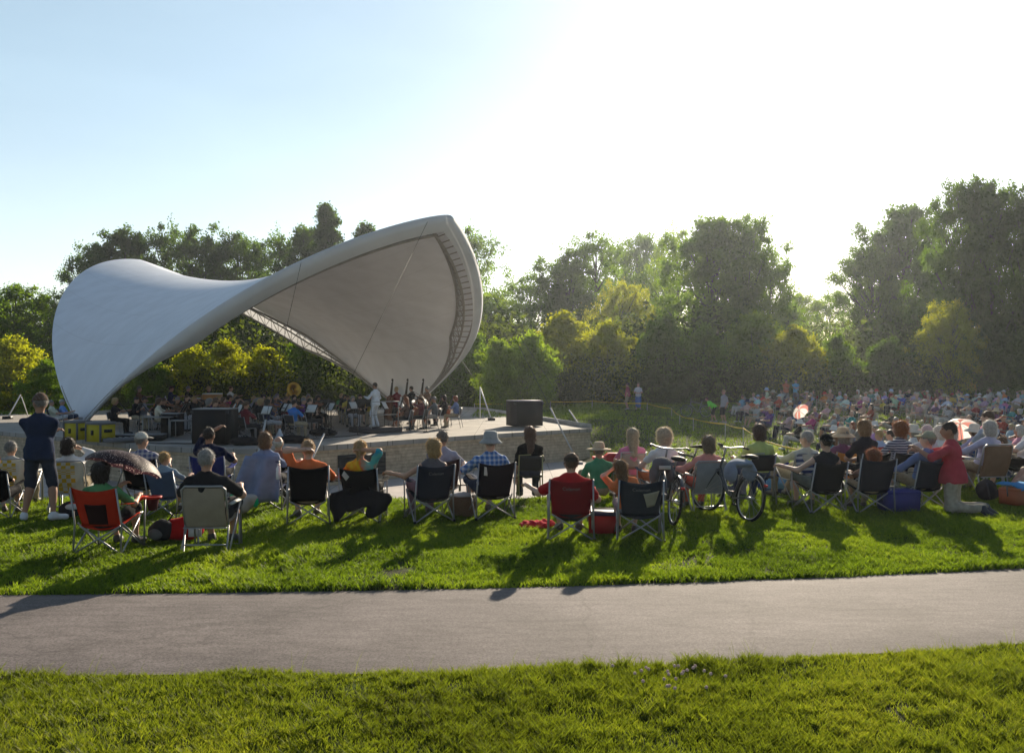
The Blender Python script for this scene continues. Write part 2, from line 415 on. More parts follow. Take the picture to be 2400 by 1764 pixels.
def _seam(N, L, tc, src, p):
    uv = N.new('ShaderNodeUVMap'); sp = N.new('ShaderNodeSeparateXYZ'); L.new(uv.outputs[0], sp.inputs[0])
    m_ = N.new('ShaderNodeMath'); m_.operation = 'MULTIPLY'; m_.inputs[1].default_value = 11; L.new(sp.outputs[0], m_.inputs[0])
    f_ = N.new('ShaderNodeMath'); f_.operation = 'FRACT'; L.new(m_.outputs[0], f_.inputs[0])
    g_ = N.new('ShaderNodeMath'); g_.operation = 'GREATER_THAN'; g_.inputs[1].default_value = .025; L.new(f_.outputs[0], g_.inputs[0])
    mr = N.new('ShaderNodeMapRange'); mr.inputs[3].default_value = .93; L.new(g_.outputs[0], mr.inputs[0])
    n_ = N.new('ShaderNodeTexNoise'); n_.inputs['Scale'].default_value = 1.0; n_.inputs['Detail'].default_value = 7
    mp = N.new('ShaderNodeMapping'); mp.inputs['Scale'].default_value = (1, 1, .16); L.new(tc.outputs['Object'], mp.inputs[0]); L.new(mp.outputs[0], n_.inputs[0])
    m2 = N.new('ShaderNodeMapRange'); m2.inputs[1].default_value = .35; m2.inputs[2].default_value = .65; m2.inputs[3].default_value = .93; m2.inputs[4].default_value = 1.03; L.new(n_.outputs[0], m2.inputs[0])
    m3 = N.new('ShaderNodeMath'); m3.operation = 'MULTIPLY'; L.new(mr.outputs[0], m3.inputs[0]); L.new(m2.outputs[0], m3.inputs[1])
    v = N.new('ShaderNodeVectorMath'); v.operation = 'SCALE'; L.new(src, v.inputs[0]); L.new(m3.outputs[0], v.inputs['Scale']); return v.outputs[0]
fabric = mat('canopy_fabric', (.69, .725, .80), .65, bump=.08, bscale=2.2, spec=.2, trans=.03, tcol=(.9, .8, .7), build=_seam)
fo = pobj(MB().add(S.reshape(-1, 3), q), 'fabric', fabric, canopy, True)
uvl = fo.data.uv_layers.new(name='UVMap'); vi = np.zeros(len(fo.data.loops), np.int32); fo.data.loops.foreach_get('vertex_index', vi)
uvl.data.foreach_set('uv', np.c_[tt[vi // w], s_[vi % w]].astype(np.float32).ravel())
band = mat('band_fabric', (.75, .76, .79), .7, var=.06, vscale=.8, bump=.2, bscale=2.5, trans=.3)
steel = mat('galvanised_steel', (.34, .33, .32), .7, metal=0., var=.15, vscale=5)
def inward(C):
    T = np.gradient(C, axis=0); T /= np.linalg.norm(T, axis=1)[:, None]
    N = np.cross(C[60] - C[2], C[-3] - C[2]); N /= np.linalg.norm(N)
    I = np.cross(N, T); ctr = (C[2] + C[-3]) / 2 + np.array([0, 0, 2.])
    I *= np.sign((I * (ctr - C)).sum(1))[:, None]
    return I
ctr_ = (fL + fR) / 2 + np.array([0, 0, 3.])
for C, C1, sgn, wd_ in ((CA, S[:, 2], 1, .86), (CB, S[:, -3], -1, .7)):
    fade = np.clip(np.minimum(tt, 1 - tt) * 14, .12, 1)[:, None]
    T = np.gradient(C, axis=0); T /= np.linalg.norm(T, axis=1)[:, None]
    rul = C1 - C; rul -= T * (rul * T).sum(1)[:, None]; rul /= np.linalg.norm(rul, axis=1)[:, None]
    nin = np.cross(T, rul); nin *= np.sign((nin * (ctr_ - C)).sum(1))[:, None]
    if sgn > 0: I = inward(C); nin = I * .75 + nin * .4; nin /= np.linalg.norm(nin, axis=1)[:, None]
    c2 = C + nin * wd_ * fade + rul * .1
    c3 = C + rul * .95 * fade + nin * .16
    out = -rul * (.42 if sgn > 0 else .05)
    ks = [(0, .03), (.15, .6), (.55, 1.0), (1.0, .8)]
    V = np.stack([C + nin * wd_ * a_ * fade + out * e_ * fade for a_, e_ in ks], 1).reshape(-1, 3)
    i, j = np.meshgrid(np.arange(120), np.arange(3), indexing='ij')
    q = np.stack([i * 4 + j, (i + 1) * 4 + j, (i + 1) * 4 + j + 1, i * 4 + j + 1], -1).reshape(-1, 4)
    pobj(MB().add(V, q), 'edge_cover', band, canopy, True)
    ch = [c2, c3, C + nin * .2 * fade + rul * .08]
    mb = MB()
    for c_, r_ in zip(ch, (.06, .07, .05)): mb.tube(c_, r_, 6)
    L_c = np.concatenate([[0], np.cumsum(np.linalg.norm(np.diff(C, axis=0), axis=1))])
    st_ = np.arange(.6, L_c[-1] - .6, .62)
    ip = lambda c_, s0: np.array([np.interp(s0, L_c, c_[:, k]) for k in range(3)])
    for k, s0 in enumerate(st_[:-1]):
        a_, b_ = (0, 1) if k % 2 else (1, 0)
        mb.tube([ip(ch[a_], s0), ip(ch[b_], s0 + .62)], .024, 4, False); mb.tube([ip(ch[0], s0), ip(ch[1], s0)], .016, 4, False)
        mb.tube([ip(ch[2], s0), ip(ch[1], s0 + .62)], .025, 4, False)
    pobj(mb, 'truss', steel, canopy, True)
for fpt in (fL, fR):
    mb = MB().box((*fpt[:2], DZ + .06), (1.0, 1.0, .12)).lathe([(0, .42), (.2, .42), (.26, .1), (0, .1)], 12, (*fpt[:2], DZ))
    pobj(mb, 'footing', steel, canopy)
def proj(P): return np.c_[1200 + F * P[:, 0] / P[:, 1], 882 - F * (P[:, 2] - EYE) / P[:, 1]]
pa = proj(CA)
cable = mat('cable_steel', (.03, .03, .03), .7)
white = mat('white_paint', (.75, .75, .74), .5)
def guy(px, py, ax, ay, az, ysl, label, loc_k=None):
    k = int(np.argmin(np.linalg.norm(pa - np.array([px, py]), axis=1))); P = CA[k]; A = np.array([ax, ay, az])
    g = thing('guy_cable', label, 'cable', tuple(A), group='guy cables of the canopy')
    pobj(MB().tube([P, A], .008, 5), 'wire', cable, g)
    # protective sleeve over the lower end
    lo, hi = 0., 1.
    for _ in range(40):
        m_ = (lo + hi) / 2; Y = proj((A + (P - A) * m_)[None])[0, 1]
        if Y > ysl: lo = m_
        else: hi = m_
    pobj(MB().tube([A + (P - A) * .01, A + (P - A) * lo], .03, 8), 'sleeve', mat('sleeve_grey', (.4, .4, .41), .6), g, True)
    pobj(MB().box(tuple(A + np.array([0, 0, .05])), (.3, .3, .12)), 'anchor', steel, g)
guy(697, 607, at(581, 25), 25, .03, 984, 'taut guy cable with a white sleeve rising behind the woman with the grey shawl')
guy(1010, 506, at(690, 26), 26, .03, 1016, 'taut guy cable from the canopy peak behind the man in orange')
guy(1094, 561, at(1357, 35), 35, .03, 955, 'taut guy cable with white sleeve crossing the stone face beside the black speaker box')
guy(1117, 637, at(1405, 38), 38, .12, 960, 'taut guy cable with white sleeve running down behind the straw hat')
def aframe(px, py, pt, d, label, cabk=None):
    x, y, z = at(px, d, py); x2, _, z2 = at(pt[0], d, pt[1])
    g = thing('guy_strut', label, 'strut', (x, y, DZ), group='white guy struts on the deck')
    pobj(MB().tube([(x, y, DZ + .05), (x2, y, z2)], .032, 8), 'strut', white, g, True)
    pobj(MB().tube([(x2, y + .1, z2 - .1), (x2 - .02, y + .8, DZ + .03)], .022, 8), 'back_leg', white, g, True)
    pobj(MB().box((x, y, DZ + .07), (.36, .36, .14)), 'foot', blk, g)
    if cabk is not None:
        k = int(np.argmin(np.linalg.norm(pa - np.array(cabk), axis=1)))
        pobj(MB().tube([CA[k], (x2, y, z2)], .008, 5), 'wire', cable, g)
aframe(1152, 985, (1125, 907), 43.6, 'white A-shaped guy strut standing behind the cellists near the yellow tape', (1085, 845))
aframe(18, 983, (48, 925), 45, 'white A-shaped guy strut on the deck beside the standing man in the cap')
aframe(381, 985, (388, 928), 40, 'white A-shaped guy strut among the percussion tables under the canopy')

# ------------------------------------------------------------------ trees
def _leaf(N, L, tc, src, p):
    oi = N.new('ShaderNodeObjectInfo')
    no = N.new('ShaderNodeTexNoise'); no.inputs['Scale'].default_value = .9; no.inputs['Detail'].default_value = 3
    L.new(tc.outputs['Object'], no.inputs['Vector'])
    mr = N.new('ShaderNodeMapRange'); mr.inputs[1].default_value = .3; mr.inputs[2].default_value = .7; mr.inputs[3].default_value = .7; mr.inputs[4].default_value = 1.3
    L.new(no.outputs[0], mr.inputs[0])
    m = N.new('ShaderNodeVectorMath'); m.operation = 'SCALE'; L.new(oi.outputs['Color'], m.inputs[0]); L.new(mr.outputs[0], m.inputs['Scale'])
    return m.outputs[0]
leafm = mat('leaves', rough=.75, spec=.06, trans=.52, tcol=(2.4, 2.35, .5), build=_leaf)
bark = mat('bark', (.075, .06, .048), .95, var=.3, vscale=4, bump=.6, bscale=12)

def leaves(centres, radii, n_each, size, r_, flat=.55):
    """leaf quads spread through clump volumes; returns V,Q"""
    C = np.repeat(centres, n_each, 0); R = np.repeat(radii, n_each)
    n = len(C)
    d = r_.normal(size=(n, 3)); d /= np.linalg.norm(d, axis=1)[:, None]
    P = C + r_.normal(size=(n, 3)) * (R * .62)[:, None] * np.array([1, 1, .75])
    nr = d * .35 + r_.normal(size=(n, 3)) * .6 + np.array([0, 0, .35]); nr /= np.linalg.norm(nr, axis=1)[:, None]
    a = np.cross(nr, r_.normal(size=(n, 3))); a /= np.linalg.norm(a, axis=1)[:, None]
    b = np.cross(nr, a)
    s = size * (.6 + .8 * r_.random(n))[:, None]
    V = np.stack([P - a * s, P - b * s * flat + a * s * .1, P + a * s, P + b * s * flat + a * s * .1], 1).reshape(-1, 3)
    return V, np.arange(n * 4).reshape(-1, 4)

def make_tree(seed, kind, H=10., dens=1.0):
    r = np.random.default_rng(seed)
    if kind == 'round': cw, cb, nb, br = .36, .17, 260, .052
    elif kind == 'tall': cw, cb, nb, br = .25, .16, 230, .048
    elif kind == 'spire': cw, cb, nb, br = .2, .18, 170, .034
    elif kind == 'wide': cw, cb, nb, br = .5, .14, 260, .06
    else: cw, cb, nb, br = .55, .02, 110, .1         # bush
    cs = []; 
    while len(cs) < nb:
        u = r.random(); th = r.random() * 2 * math.pi
        prof = {'round': math.sin(math.pi * min(.97, .1 + .88 * u) ** .8) ** .42, 'tall': math.sin(math.pi * (.14 + .78 * u)) ** .5, 'spire': (1 - u) ** .7 + .08, 'wide': math.sin(math.pi * (.15 + .8 * u)) ** .5, 'bush': (1 - u ** 3) ** .5 * (.8 + .4 * u * (1 - u))}[kind]
        lob = 1 + .25 * math.sin(3 * th + seed) + .15 * math.sin(5 * th + 2 * seed + 4 * u)
        rad = cw * prof * lob * (r.random() ** .4)
        cs.append((rad * math.cos(th), rad * math.sin(th), cb + (1 - cb - .05) * u + .03 * r.normal()))
    cs = np.array(cs) * H
    rs = H * br * (.6 + .8 * r.random(nb)) * (1.15 - .5 * cs[:, 2] / H)
    nl = int(dens * (34000 if kind != 'bush' else 20000)) // nb
    V, Q = leaves(cs, rs, nl, H * (.0092 if kind != 'bush' else .018), r)
    # loose twigs of leaves outside the clumps break the outline
    nt_ = nb // 2; k = r.integers(0, nb, nt_); off = r.normal(size=(nt_, 3)); off /= np.linalg.norm(off, axis=1)[:, None]; off[:, 2] = np.abs(off[:, 2]) * 1.2
    V2, Q2 = leaves(cs[k] + off * rs[k][:, None] * 1.15, rs[k] * .5, nl // 7, H * (.0088 if kind != 'bush' else .017), r)
    crown = mesh_np('crown', np.concatenate([V, V2]), np.concatenate([Q, Q2 + len(V)]), leafm)
    mb = MB(); ht = H * (.85 if kind != 'bush' else .4)
    P = np.array([(.012 * H * math.sin(3 * t + seed), .012 * H * math.cos(2 * t + seed) - .012 * H, ht * t) for t in np.linspace(0, 1, 8)])
    mb.tube(P, H * np.linspace(.021, .004, 8), 8)
    for c in cs[:: 5 if kind != 'bush' else 8]:
        z0 = max(.12 * H * (kind != 'bush'), c[2] - .22 * H - .2 * np.hypot(c[0], c[1])); z0 = min(z0, ht * .95)
        b0 = np.array([np.interp(z0, P[:, 2], P[:, 0]), np.interp(z0, P[:, 2], P[:, 1]), z0])
        mid = (b0 + c) / 2 + np.array([0, 0, -.02 * H])
        mb.tube([b0, mid, c], H * np.array([.007, .0045, .0015]), 5)
    return crown, mb.mesh('trunk', bark, True)
TREES = {k: make_tree(*s) for k, s in {'r1': (11, 'round', 10., .5), 'r2': (12, 'round'), 'r3': (13, 'wide'), 't1': (14, 'tall'), 't2': (15, 'tall'), 's1': (16, 'spire'), 'b1': (17, 'bush'), 'b2': (18, 'bush'), 'b3': (19, 'bush')}.items()}
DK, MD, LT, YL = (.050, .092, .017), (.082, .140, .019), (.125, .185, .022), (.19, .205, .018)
def tree(px, top, d, wpx, kind, col, label, group=None, cat='tree', name='tree'):
    if kind[0] != 'b' and d > 65: d = d * (1.2 if 1640 < px < 1830 else 1.72 if 1000 < px < 1125 or 1470 < px < 1640 else 1.34)
    x = at(px, d); gz_ = G(x, d) - .1
    Ht = EYE + (882 - top) / F * d - gz_
    bw = {'r': .72, 't': .5, 's': .42, 'b': 1.25}[kind[0]] * (1.35 if kind == 'r3' else 1) * Ht
    sx = wpx / F * d / bw
    t = thing(name, label, cat, (x, d, gz_), random.random() * 6.28, group)
    t.scale = (Ht / 10 * sx, Ht / 10 * sx, Ht / 10)
    j = 1 + .25 * (random.random() - .5)
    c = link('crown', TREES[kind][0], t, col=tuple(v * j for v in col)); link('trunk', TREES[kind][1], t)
    return t
gl = 'trees in the row behind the canopy'
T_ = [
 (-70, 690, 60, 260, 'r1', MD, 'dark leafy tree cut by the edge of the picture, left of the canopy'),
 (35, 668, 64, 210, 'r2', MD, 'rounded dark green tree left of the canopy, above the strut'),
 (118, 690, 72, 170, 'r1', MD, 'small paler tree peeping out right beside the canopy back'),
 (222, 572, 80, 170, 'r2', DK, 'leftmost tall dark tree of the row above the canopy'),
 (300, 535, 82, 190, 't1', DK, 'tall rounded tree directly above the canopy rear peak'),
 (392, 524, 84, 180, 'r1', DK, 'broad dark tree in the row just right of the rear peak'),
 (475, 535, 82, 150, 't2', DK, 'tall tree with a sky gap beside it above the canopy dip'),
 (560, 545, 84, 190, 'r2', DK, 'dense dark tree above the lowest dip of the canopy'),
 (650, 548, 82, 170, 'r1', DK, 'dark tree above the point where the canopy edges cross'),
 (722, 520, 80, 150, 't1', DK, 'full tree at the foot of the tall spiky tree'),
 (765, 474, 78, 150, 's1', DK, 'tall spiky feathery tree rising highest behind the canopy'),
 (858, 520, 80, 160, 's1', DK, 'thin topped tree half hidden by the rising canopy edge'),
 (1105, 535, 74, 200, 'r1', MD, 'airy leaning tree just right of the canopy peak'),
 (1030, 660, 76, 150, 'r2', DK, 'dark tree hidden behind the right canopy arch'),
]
for a in T_: tree(*a, group=gl)
gr = 'trees along the wood edge beyond the lawn'
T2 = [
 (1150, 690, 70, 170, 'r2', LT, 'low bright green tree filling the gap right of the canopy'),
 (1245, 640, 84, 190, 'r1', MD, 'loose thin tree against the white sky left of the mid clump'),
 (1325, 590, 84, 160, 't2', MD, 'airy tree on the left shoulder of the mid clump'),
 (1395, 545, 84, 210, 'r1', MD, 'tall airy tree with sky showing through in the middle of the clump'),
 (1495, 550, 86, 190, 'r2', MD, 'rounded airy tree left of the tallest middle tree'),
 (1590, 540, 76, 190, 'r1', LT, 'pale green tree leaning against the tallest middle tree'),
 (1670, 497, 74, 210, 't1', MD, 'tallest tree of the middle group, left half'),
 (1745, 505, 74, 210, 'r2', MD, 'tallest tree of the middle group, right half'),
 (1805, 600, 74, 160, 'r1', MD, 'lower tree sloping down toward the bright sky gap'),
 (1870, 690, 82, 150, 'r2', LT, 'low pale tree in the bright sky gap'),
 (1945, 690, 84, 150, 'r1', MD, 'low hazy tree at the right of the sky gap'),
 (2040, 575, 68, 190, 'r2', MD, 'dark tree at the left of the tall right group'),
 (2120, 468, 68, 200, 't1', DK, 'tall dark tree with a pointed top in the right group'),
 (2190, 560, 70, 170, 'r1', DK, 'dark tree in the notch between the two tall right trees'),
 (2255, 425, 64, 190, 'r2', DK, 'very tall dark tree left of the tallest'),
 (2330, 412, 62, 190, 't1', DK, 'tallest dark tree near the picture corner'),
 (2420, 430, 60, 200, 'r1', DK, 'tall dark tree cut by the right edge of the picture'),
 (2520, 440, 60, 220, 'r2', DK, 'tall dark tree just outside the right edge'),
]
for a in T2: tree(*a, group=gr)
gb = 'bushes at the foot of the wood'
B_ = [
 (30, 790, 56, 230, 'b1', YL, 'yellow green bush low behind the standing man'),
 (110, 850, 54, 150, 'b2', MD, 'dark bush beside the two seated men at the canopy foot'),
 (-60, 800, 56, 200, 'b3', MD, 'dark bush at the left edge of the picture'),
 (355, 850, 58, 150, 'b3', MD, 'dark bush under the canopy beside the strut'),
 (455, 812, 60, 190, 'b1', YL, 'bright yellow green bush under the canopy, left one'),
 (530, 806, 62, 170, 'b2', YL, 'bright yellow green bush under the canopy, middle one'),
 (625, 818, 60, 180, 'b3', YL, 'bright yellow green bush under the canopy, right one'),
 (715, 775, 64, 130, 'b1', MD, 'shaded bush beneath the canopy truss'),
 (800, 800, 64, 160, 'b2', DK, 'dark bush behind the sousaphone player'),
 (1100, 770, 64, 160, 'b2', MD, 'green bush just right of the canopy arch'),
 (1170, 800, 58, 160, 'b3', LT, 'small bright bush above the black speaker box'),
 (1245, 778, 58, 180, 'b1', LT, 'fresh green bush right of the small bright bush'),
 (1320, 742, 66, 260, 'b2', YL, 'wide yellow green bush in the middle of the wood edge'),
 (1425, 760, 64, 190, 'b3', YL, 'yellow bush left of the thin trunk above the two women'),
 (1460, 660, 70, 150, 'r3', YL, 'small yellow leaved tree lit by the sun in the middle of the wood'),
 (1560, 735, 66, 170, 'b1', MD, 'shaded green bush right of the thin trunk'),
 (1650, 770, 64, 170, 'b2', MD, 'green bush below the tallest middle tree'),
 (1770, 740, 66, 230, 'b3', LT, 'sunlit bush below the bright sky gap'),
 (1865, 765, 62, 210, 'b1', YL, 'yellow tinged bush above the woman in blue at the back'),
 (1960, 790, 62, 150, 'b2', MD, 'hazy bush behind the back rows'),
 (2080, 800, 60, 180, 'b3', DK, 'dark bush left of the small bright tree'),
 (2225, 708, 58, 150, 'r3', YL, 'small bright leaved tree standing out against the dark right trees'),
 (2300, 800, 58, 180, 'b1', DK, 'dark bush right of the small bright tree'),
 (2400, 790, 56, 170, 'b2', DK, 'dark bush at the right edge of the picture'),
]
for a in B_: tree(*a, group=gb, cat='bush' if a[4][0] == 'b' else 'tree', name='bush' if a[4][0] == 'b' else 'small_tree')
# the wood behind them reads as one dark mass
r = np.random.default_rng(5); n = 620
ax = r.uniform(-75, 75, n); ay = 66 + r.random(n) * 26 + np.abs(ax) * -.08 + 3; az = r.random(n) ** 1.1 * (4.6 + 2.2 * vn(ax, ax * 0, 9, 3))
cs = np.stack([ax, ay, G0(ax, ay) + az + .4], -1)
V, Q = leaves(cs, 1.3 + r.random(n) * 1.2, 190, .23, r)
ax = r.uniform(-60, 60, 700); ay = 59 + r.random(700) * 8 - np.abs(ax) * .06; az = r.random(700) * 2.3
cs = np.stack([ax, ay, G0(ax, ay) + az], -1)
V2, Q2 = leaves(cs, .7 + r.random(700) * .8, 230, .11, r)
wo = link('woodland', mesh_np('woodland', np.concatenate([V, V2]), np.concatenate([Q, Q2 + len(V)]), leafm), col=(.04, .056, .017))
tag(wo, 'dark undergrowth of the wood behind the lawn', 'woodland', kind='stuff')

# ------------------------------------------------------------------ grass
def _blade(N, L, tc, src, p):
    no = N.new('ShaderNodeTexNoise'); no.inputs['Scale'].default_value = .55; no.inputs['Detail'].default_value = 5
    L.new(tc.outputs['Object'], no.inputs['Vector'])
    n2 = N.new('ShaderNodeTexNoise'); n2.inputs['Scale'].default_value = 26
    L.new(tc.outputs['Object'], n2.inputs['Vector'])
    av = N.new('ShaderNodeMath'); av.operation = 'MULTIPLY_ADD'; av.inputs[1].default_value = .55; L.new(n2.outputs[0], av.inputs[0])
    ml = N.new('ShaderNodeMath'); ml.operation = 'MULTIPLY'; ml.inputs[1].default_value = .5; L.new(no.outputs[0], ml.inputs[0]); L.new(ml.outputs[0], av.inputs[2])
    cr = N.new('ShaderNodeValToRGB'); e = cr.color_ramp.elements
    return cr, av
def blade_mat(name, cols):
    def b(N, L, tc, src, p):
        cr, av = _blade(N, L, tc, src, p); e = cr.color_ramp.elements
        e[0].position = .38; e[0].color = (*cols[0], 1); e[1].position = .68; e[1].color = (*cols[2], 1)
        k = e.new(.52); k.color = (*cols[1], 1)
        L.new(av.outputs[0], cr.inputs[0]); return cr.outputs[0]
    return mat(name, rough=.6, spec=.18, trans=.5, tcol=(1.5, 1.6, .5), build=b)
lawnm = blade_mat('lawn_blades', [(.045, .07, .012), (.12, .175, .02), (.24, .28, .035)])
roughm = blade_mat('rough_blades', [(.07, .075, .016), (.12, .148, .019), (.22, .225, .04)])
def blades(x, y, h, wd, lean, r_, z=None):
    n = len(x); z = ground_z(x, y) if z is None else z
    th = r_.random(n) * 2 * math.pi; ph = r_.random(n) * 2 * math.pi
    sx, sy = np.cos(ph) * wd, np.sin(ph) * wd
    lx, ly = np.cos(th) * lean * h, np.sin(th) * lean * h
    B = np.stack([x, y, z], -1); S_ = np.stack([sx, sy, sx * 0], -1)
    M = B + np.stack([lx * .35, ly * .35, h * .55], -1); E = B + np.stack([lx, ly, h], -1)
    V = np.stack([B - S_, B + S_, M + S_ * .75, M - S_ * .75, E + S_ * .12, E - S_ * .12], 1).reshape(-1, 3)
    k = np.arange(n)[:, None] * 6
    return V, np.concatenate([k + np.array([0, 1, 2, 3]), k + np.array([3, 2, 4, 5])])
def grass(name, m, batches, label):
    Vs, Qs, o = [], [], 0
    for V, Q in batches: Vs.append(V); Qs.append(Q + o); o += len(V)
    tag(link(name, mesh_np(name, np.concatenate(Vs), np.concatenate(Qs), m)), label, 'grass', kind='stuff')
r = np.random.default_rng(21)
def scatter(n, x0, x1, y0, y1, keep):
    x = r.uniform(x0, x1, n); y = r.uniform(y0, y1, n); k = keep(x, y); return x[k], y[k]
def tufts(x, y, nb, rad, hb, wd, keep=None):
    n = len(x); k = np.repeat(np.arange(n), nb)
    rd = rad * (.5 + r.random(n)); ph = r.random(len(k)) * 2 * math.pi; q_ = r.random(len(k)) ** .7
    X = x[k] + rd[k] * q_ * np.cos(ph); Y = y[k] + rd[k] * q_ * np.sin(ph)
    h = hb[k] * (.55 + .6 * r.random(len(k))) * (1.1 - .45 * q_)
    if keep is not None: m_ = keep(X, Y); X, Y, h = X[m_], Y[m_], h[m_]
    return blades(X, Y, h, wd * (.6 + .8 * r.random(len(X))), .75, r)
# rough grass between the viewer and the path
fk = lambda x, y: (y < path_near(x) + .06 * (vn(x, y, .35, 4) - .3)) & (np.abs(x) < .64 * y + .5)
x, y = scatter(260000, -5.2, 5.6, 3.7, 7.9, lambda x, y: fk(x, y) & (vn(x, y, .22, 5) * .5 + vn(x, y, .9, 6) * .5 + r.random(len(x)) * .5 > .42))
h = .018 + .032 * vn(x, y, .5, 7) * (.35 + r.random(len(x)))
b1 = blades(x, y, h, .0024 + .002 * r.random(len(x)), .6, r)
x, y = scatter(6200, -5.2, 5.6, 3.7, 7.9, lambda x, y: fk(x, y) & (vn(x, y, .6, 13) + r.random(len(x)) * .6 > .5))
b1b = tufts(x, y, 40, .055, .035 + .06 * vn(x, y, .8, 14) * (.5 + r.random(len(x))), .003, lambda x, y: y < path_near(x) + .07)
x, y = scatter(900, -5.2, 5.6, 4, 7.2, lambda x, y: (y < path_near(x) + .12) & (y > path_near(x) - .8))
b2 = blades(x, y, .1 + .1 * r.random(len(x)), np.full(len(x), .0014), .35, r)
grass('rough_grass', roughm, [b1, b1b, b2], 'rough olive green grass in the foreground below the path')
# mown lawn beyond the path
lk = lambda x, y: (y > path_far(x) - .06 * vn(x, y, .3, 8)) & (np.abs(x) < .62 * y + 1)
x, y = scatter(420000, -10.5, 11.5, 8.3, 16.5, lambda x, y: lk(x, y) & (vn(x, y, .4, 10) * .5 + vn(x, y, 1.4, 11) * .5 + r.random(len(x)) * .25 > .42))
h = (.02 + .03 * vn(x, y, .45, 12) * (.4 + r.random(len(x)))) + .035 * np.exp(-(y - path_far(x)) / .1)
b1 = blades(x, y, h, .0038 + .004 * r.random(len(x)), .7, r)
x, y = scatter(17000, -10.5, 11.5, 8.3, 16.5, lambda x, y: lk(x, y) & (vn(x, y, .7, 15) * .6 + vn(x, y, 2.1, 16) * .4 + r.random(len(x)) * .3 > .52))
b1b = tufts(x, y, 22, .075, .045 + .075 * vn(x, y, .6, 17) ** 1.5 * (.5 + r.random(len(x))), .0055, lambda x, y: y > path_far(x) - .04)
x, y = scatter(260000, -16, 38, 15.5, 62, lambda x, y: (np.abs(x) < .62 * y + 1) & ((x + .1 * (y - 30) > 4) | (y < 21.5)) & (r.random(len(x)) < 26 / y))
b2 = blades(x, y, .05 + .07 * r.random(len(x)), .012 + .014 * (y / 40) * r.random(len(x)), .7, r)
x, y = scatter(50000, -46, 6, 47, 62, lambda x, y: (x > -2.2 + 0 * x) | ((x < -26) & (y > 50)))
b3 = blades(x, y, .1 + .12 * r.random(len(x)), .03 + .02 * r.random(len(x)), .6, r)
grass('lawn_grass', lawnm, [b1, b1b, b2, b3], 'mown bright green lawn under the chairs and up the hill')
# clover blossoms beside the path
clm = mat('clover_petals', (.75, .6, .58), .8, var=.3, vscale=60, trans=.3)
stm = mat('clover_stem', (.06, .11, .02), .7)
cl0 = None
for k in range(24):
    px = random.gauss(1590, 60); py = 1590 + random.random() * 70
    d = 2.1 * F / (py - 882); x = at(px, d)
    cxyz = (x, d, float(ground_z(x, d)))
    c = thing('clover_blossom', 'pinkish white clover blossom in the rough grass just below the path', 'flower', cxyz, random.random() * 6, 'clover blossoms by the path')
    if cl0 is None:
        mb = MB(); rr = np.random.default_rng(3)
        for t_ in range(26):
            dv = rr.normal(size=3); dv /= np.linalg.norm(dv); mb.tube([(0, 0, .11), tuple(np.array([0, 0, .112]) + dv * .011)], [.002, .0035], 4)
        cl0 = (mb.mesh('petals', clm), MB().tube([(0, 0, 0), (.006, .002, .06), (0, 0, .11)], .0014, 5).mesh('stem', stm))
    link('petals', cl0[0], c); link('stem', cl0[1], c)

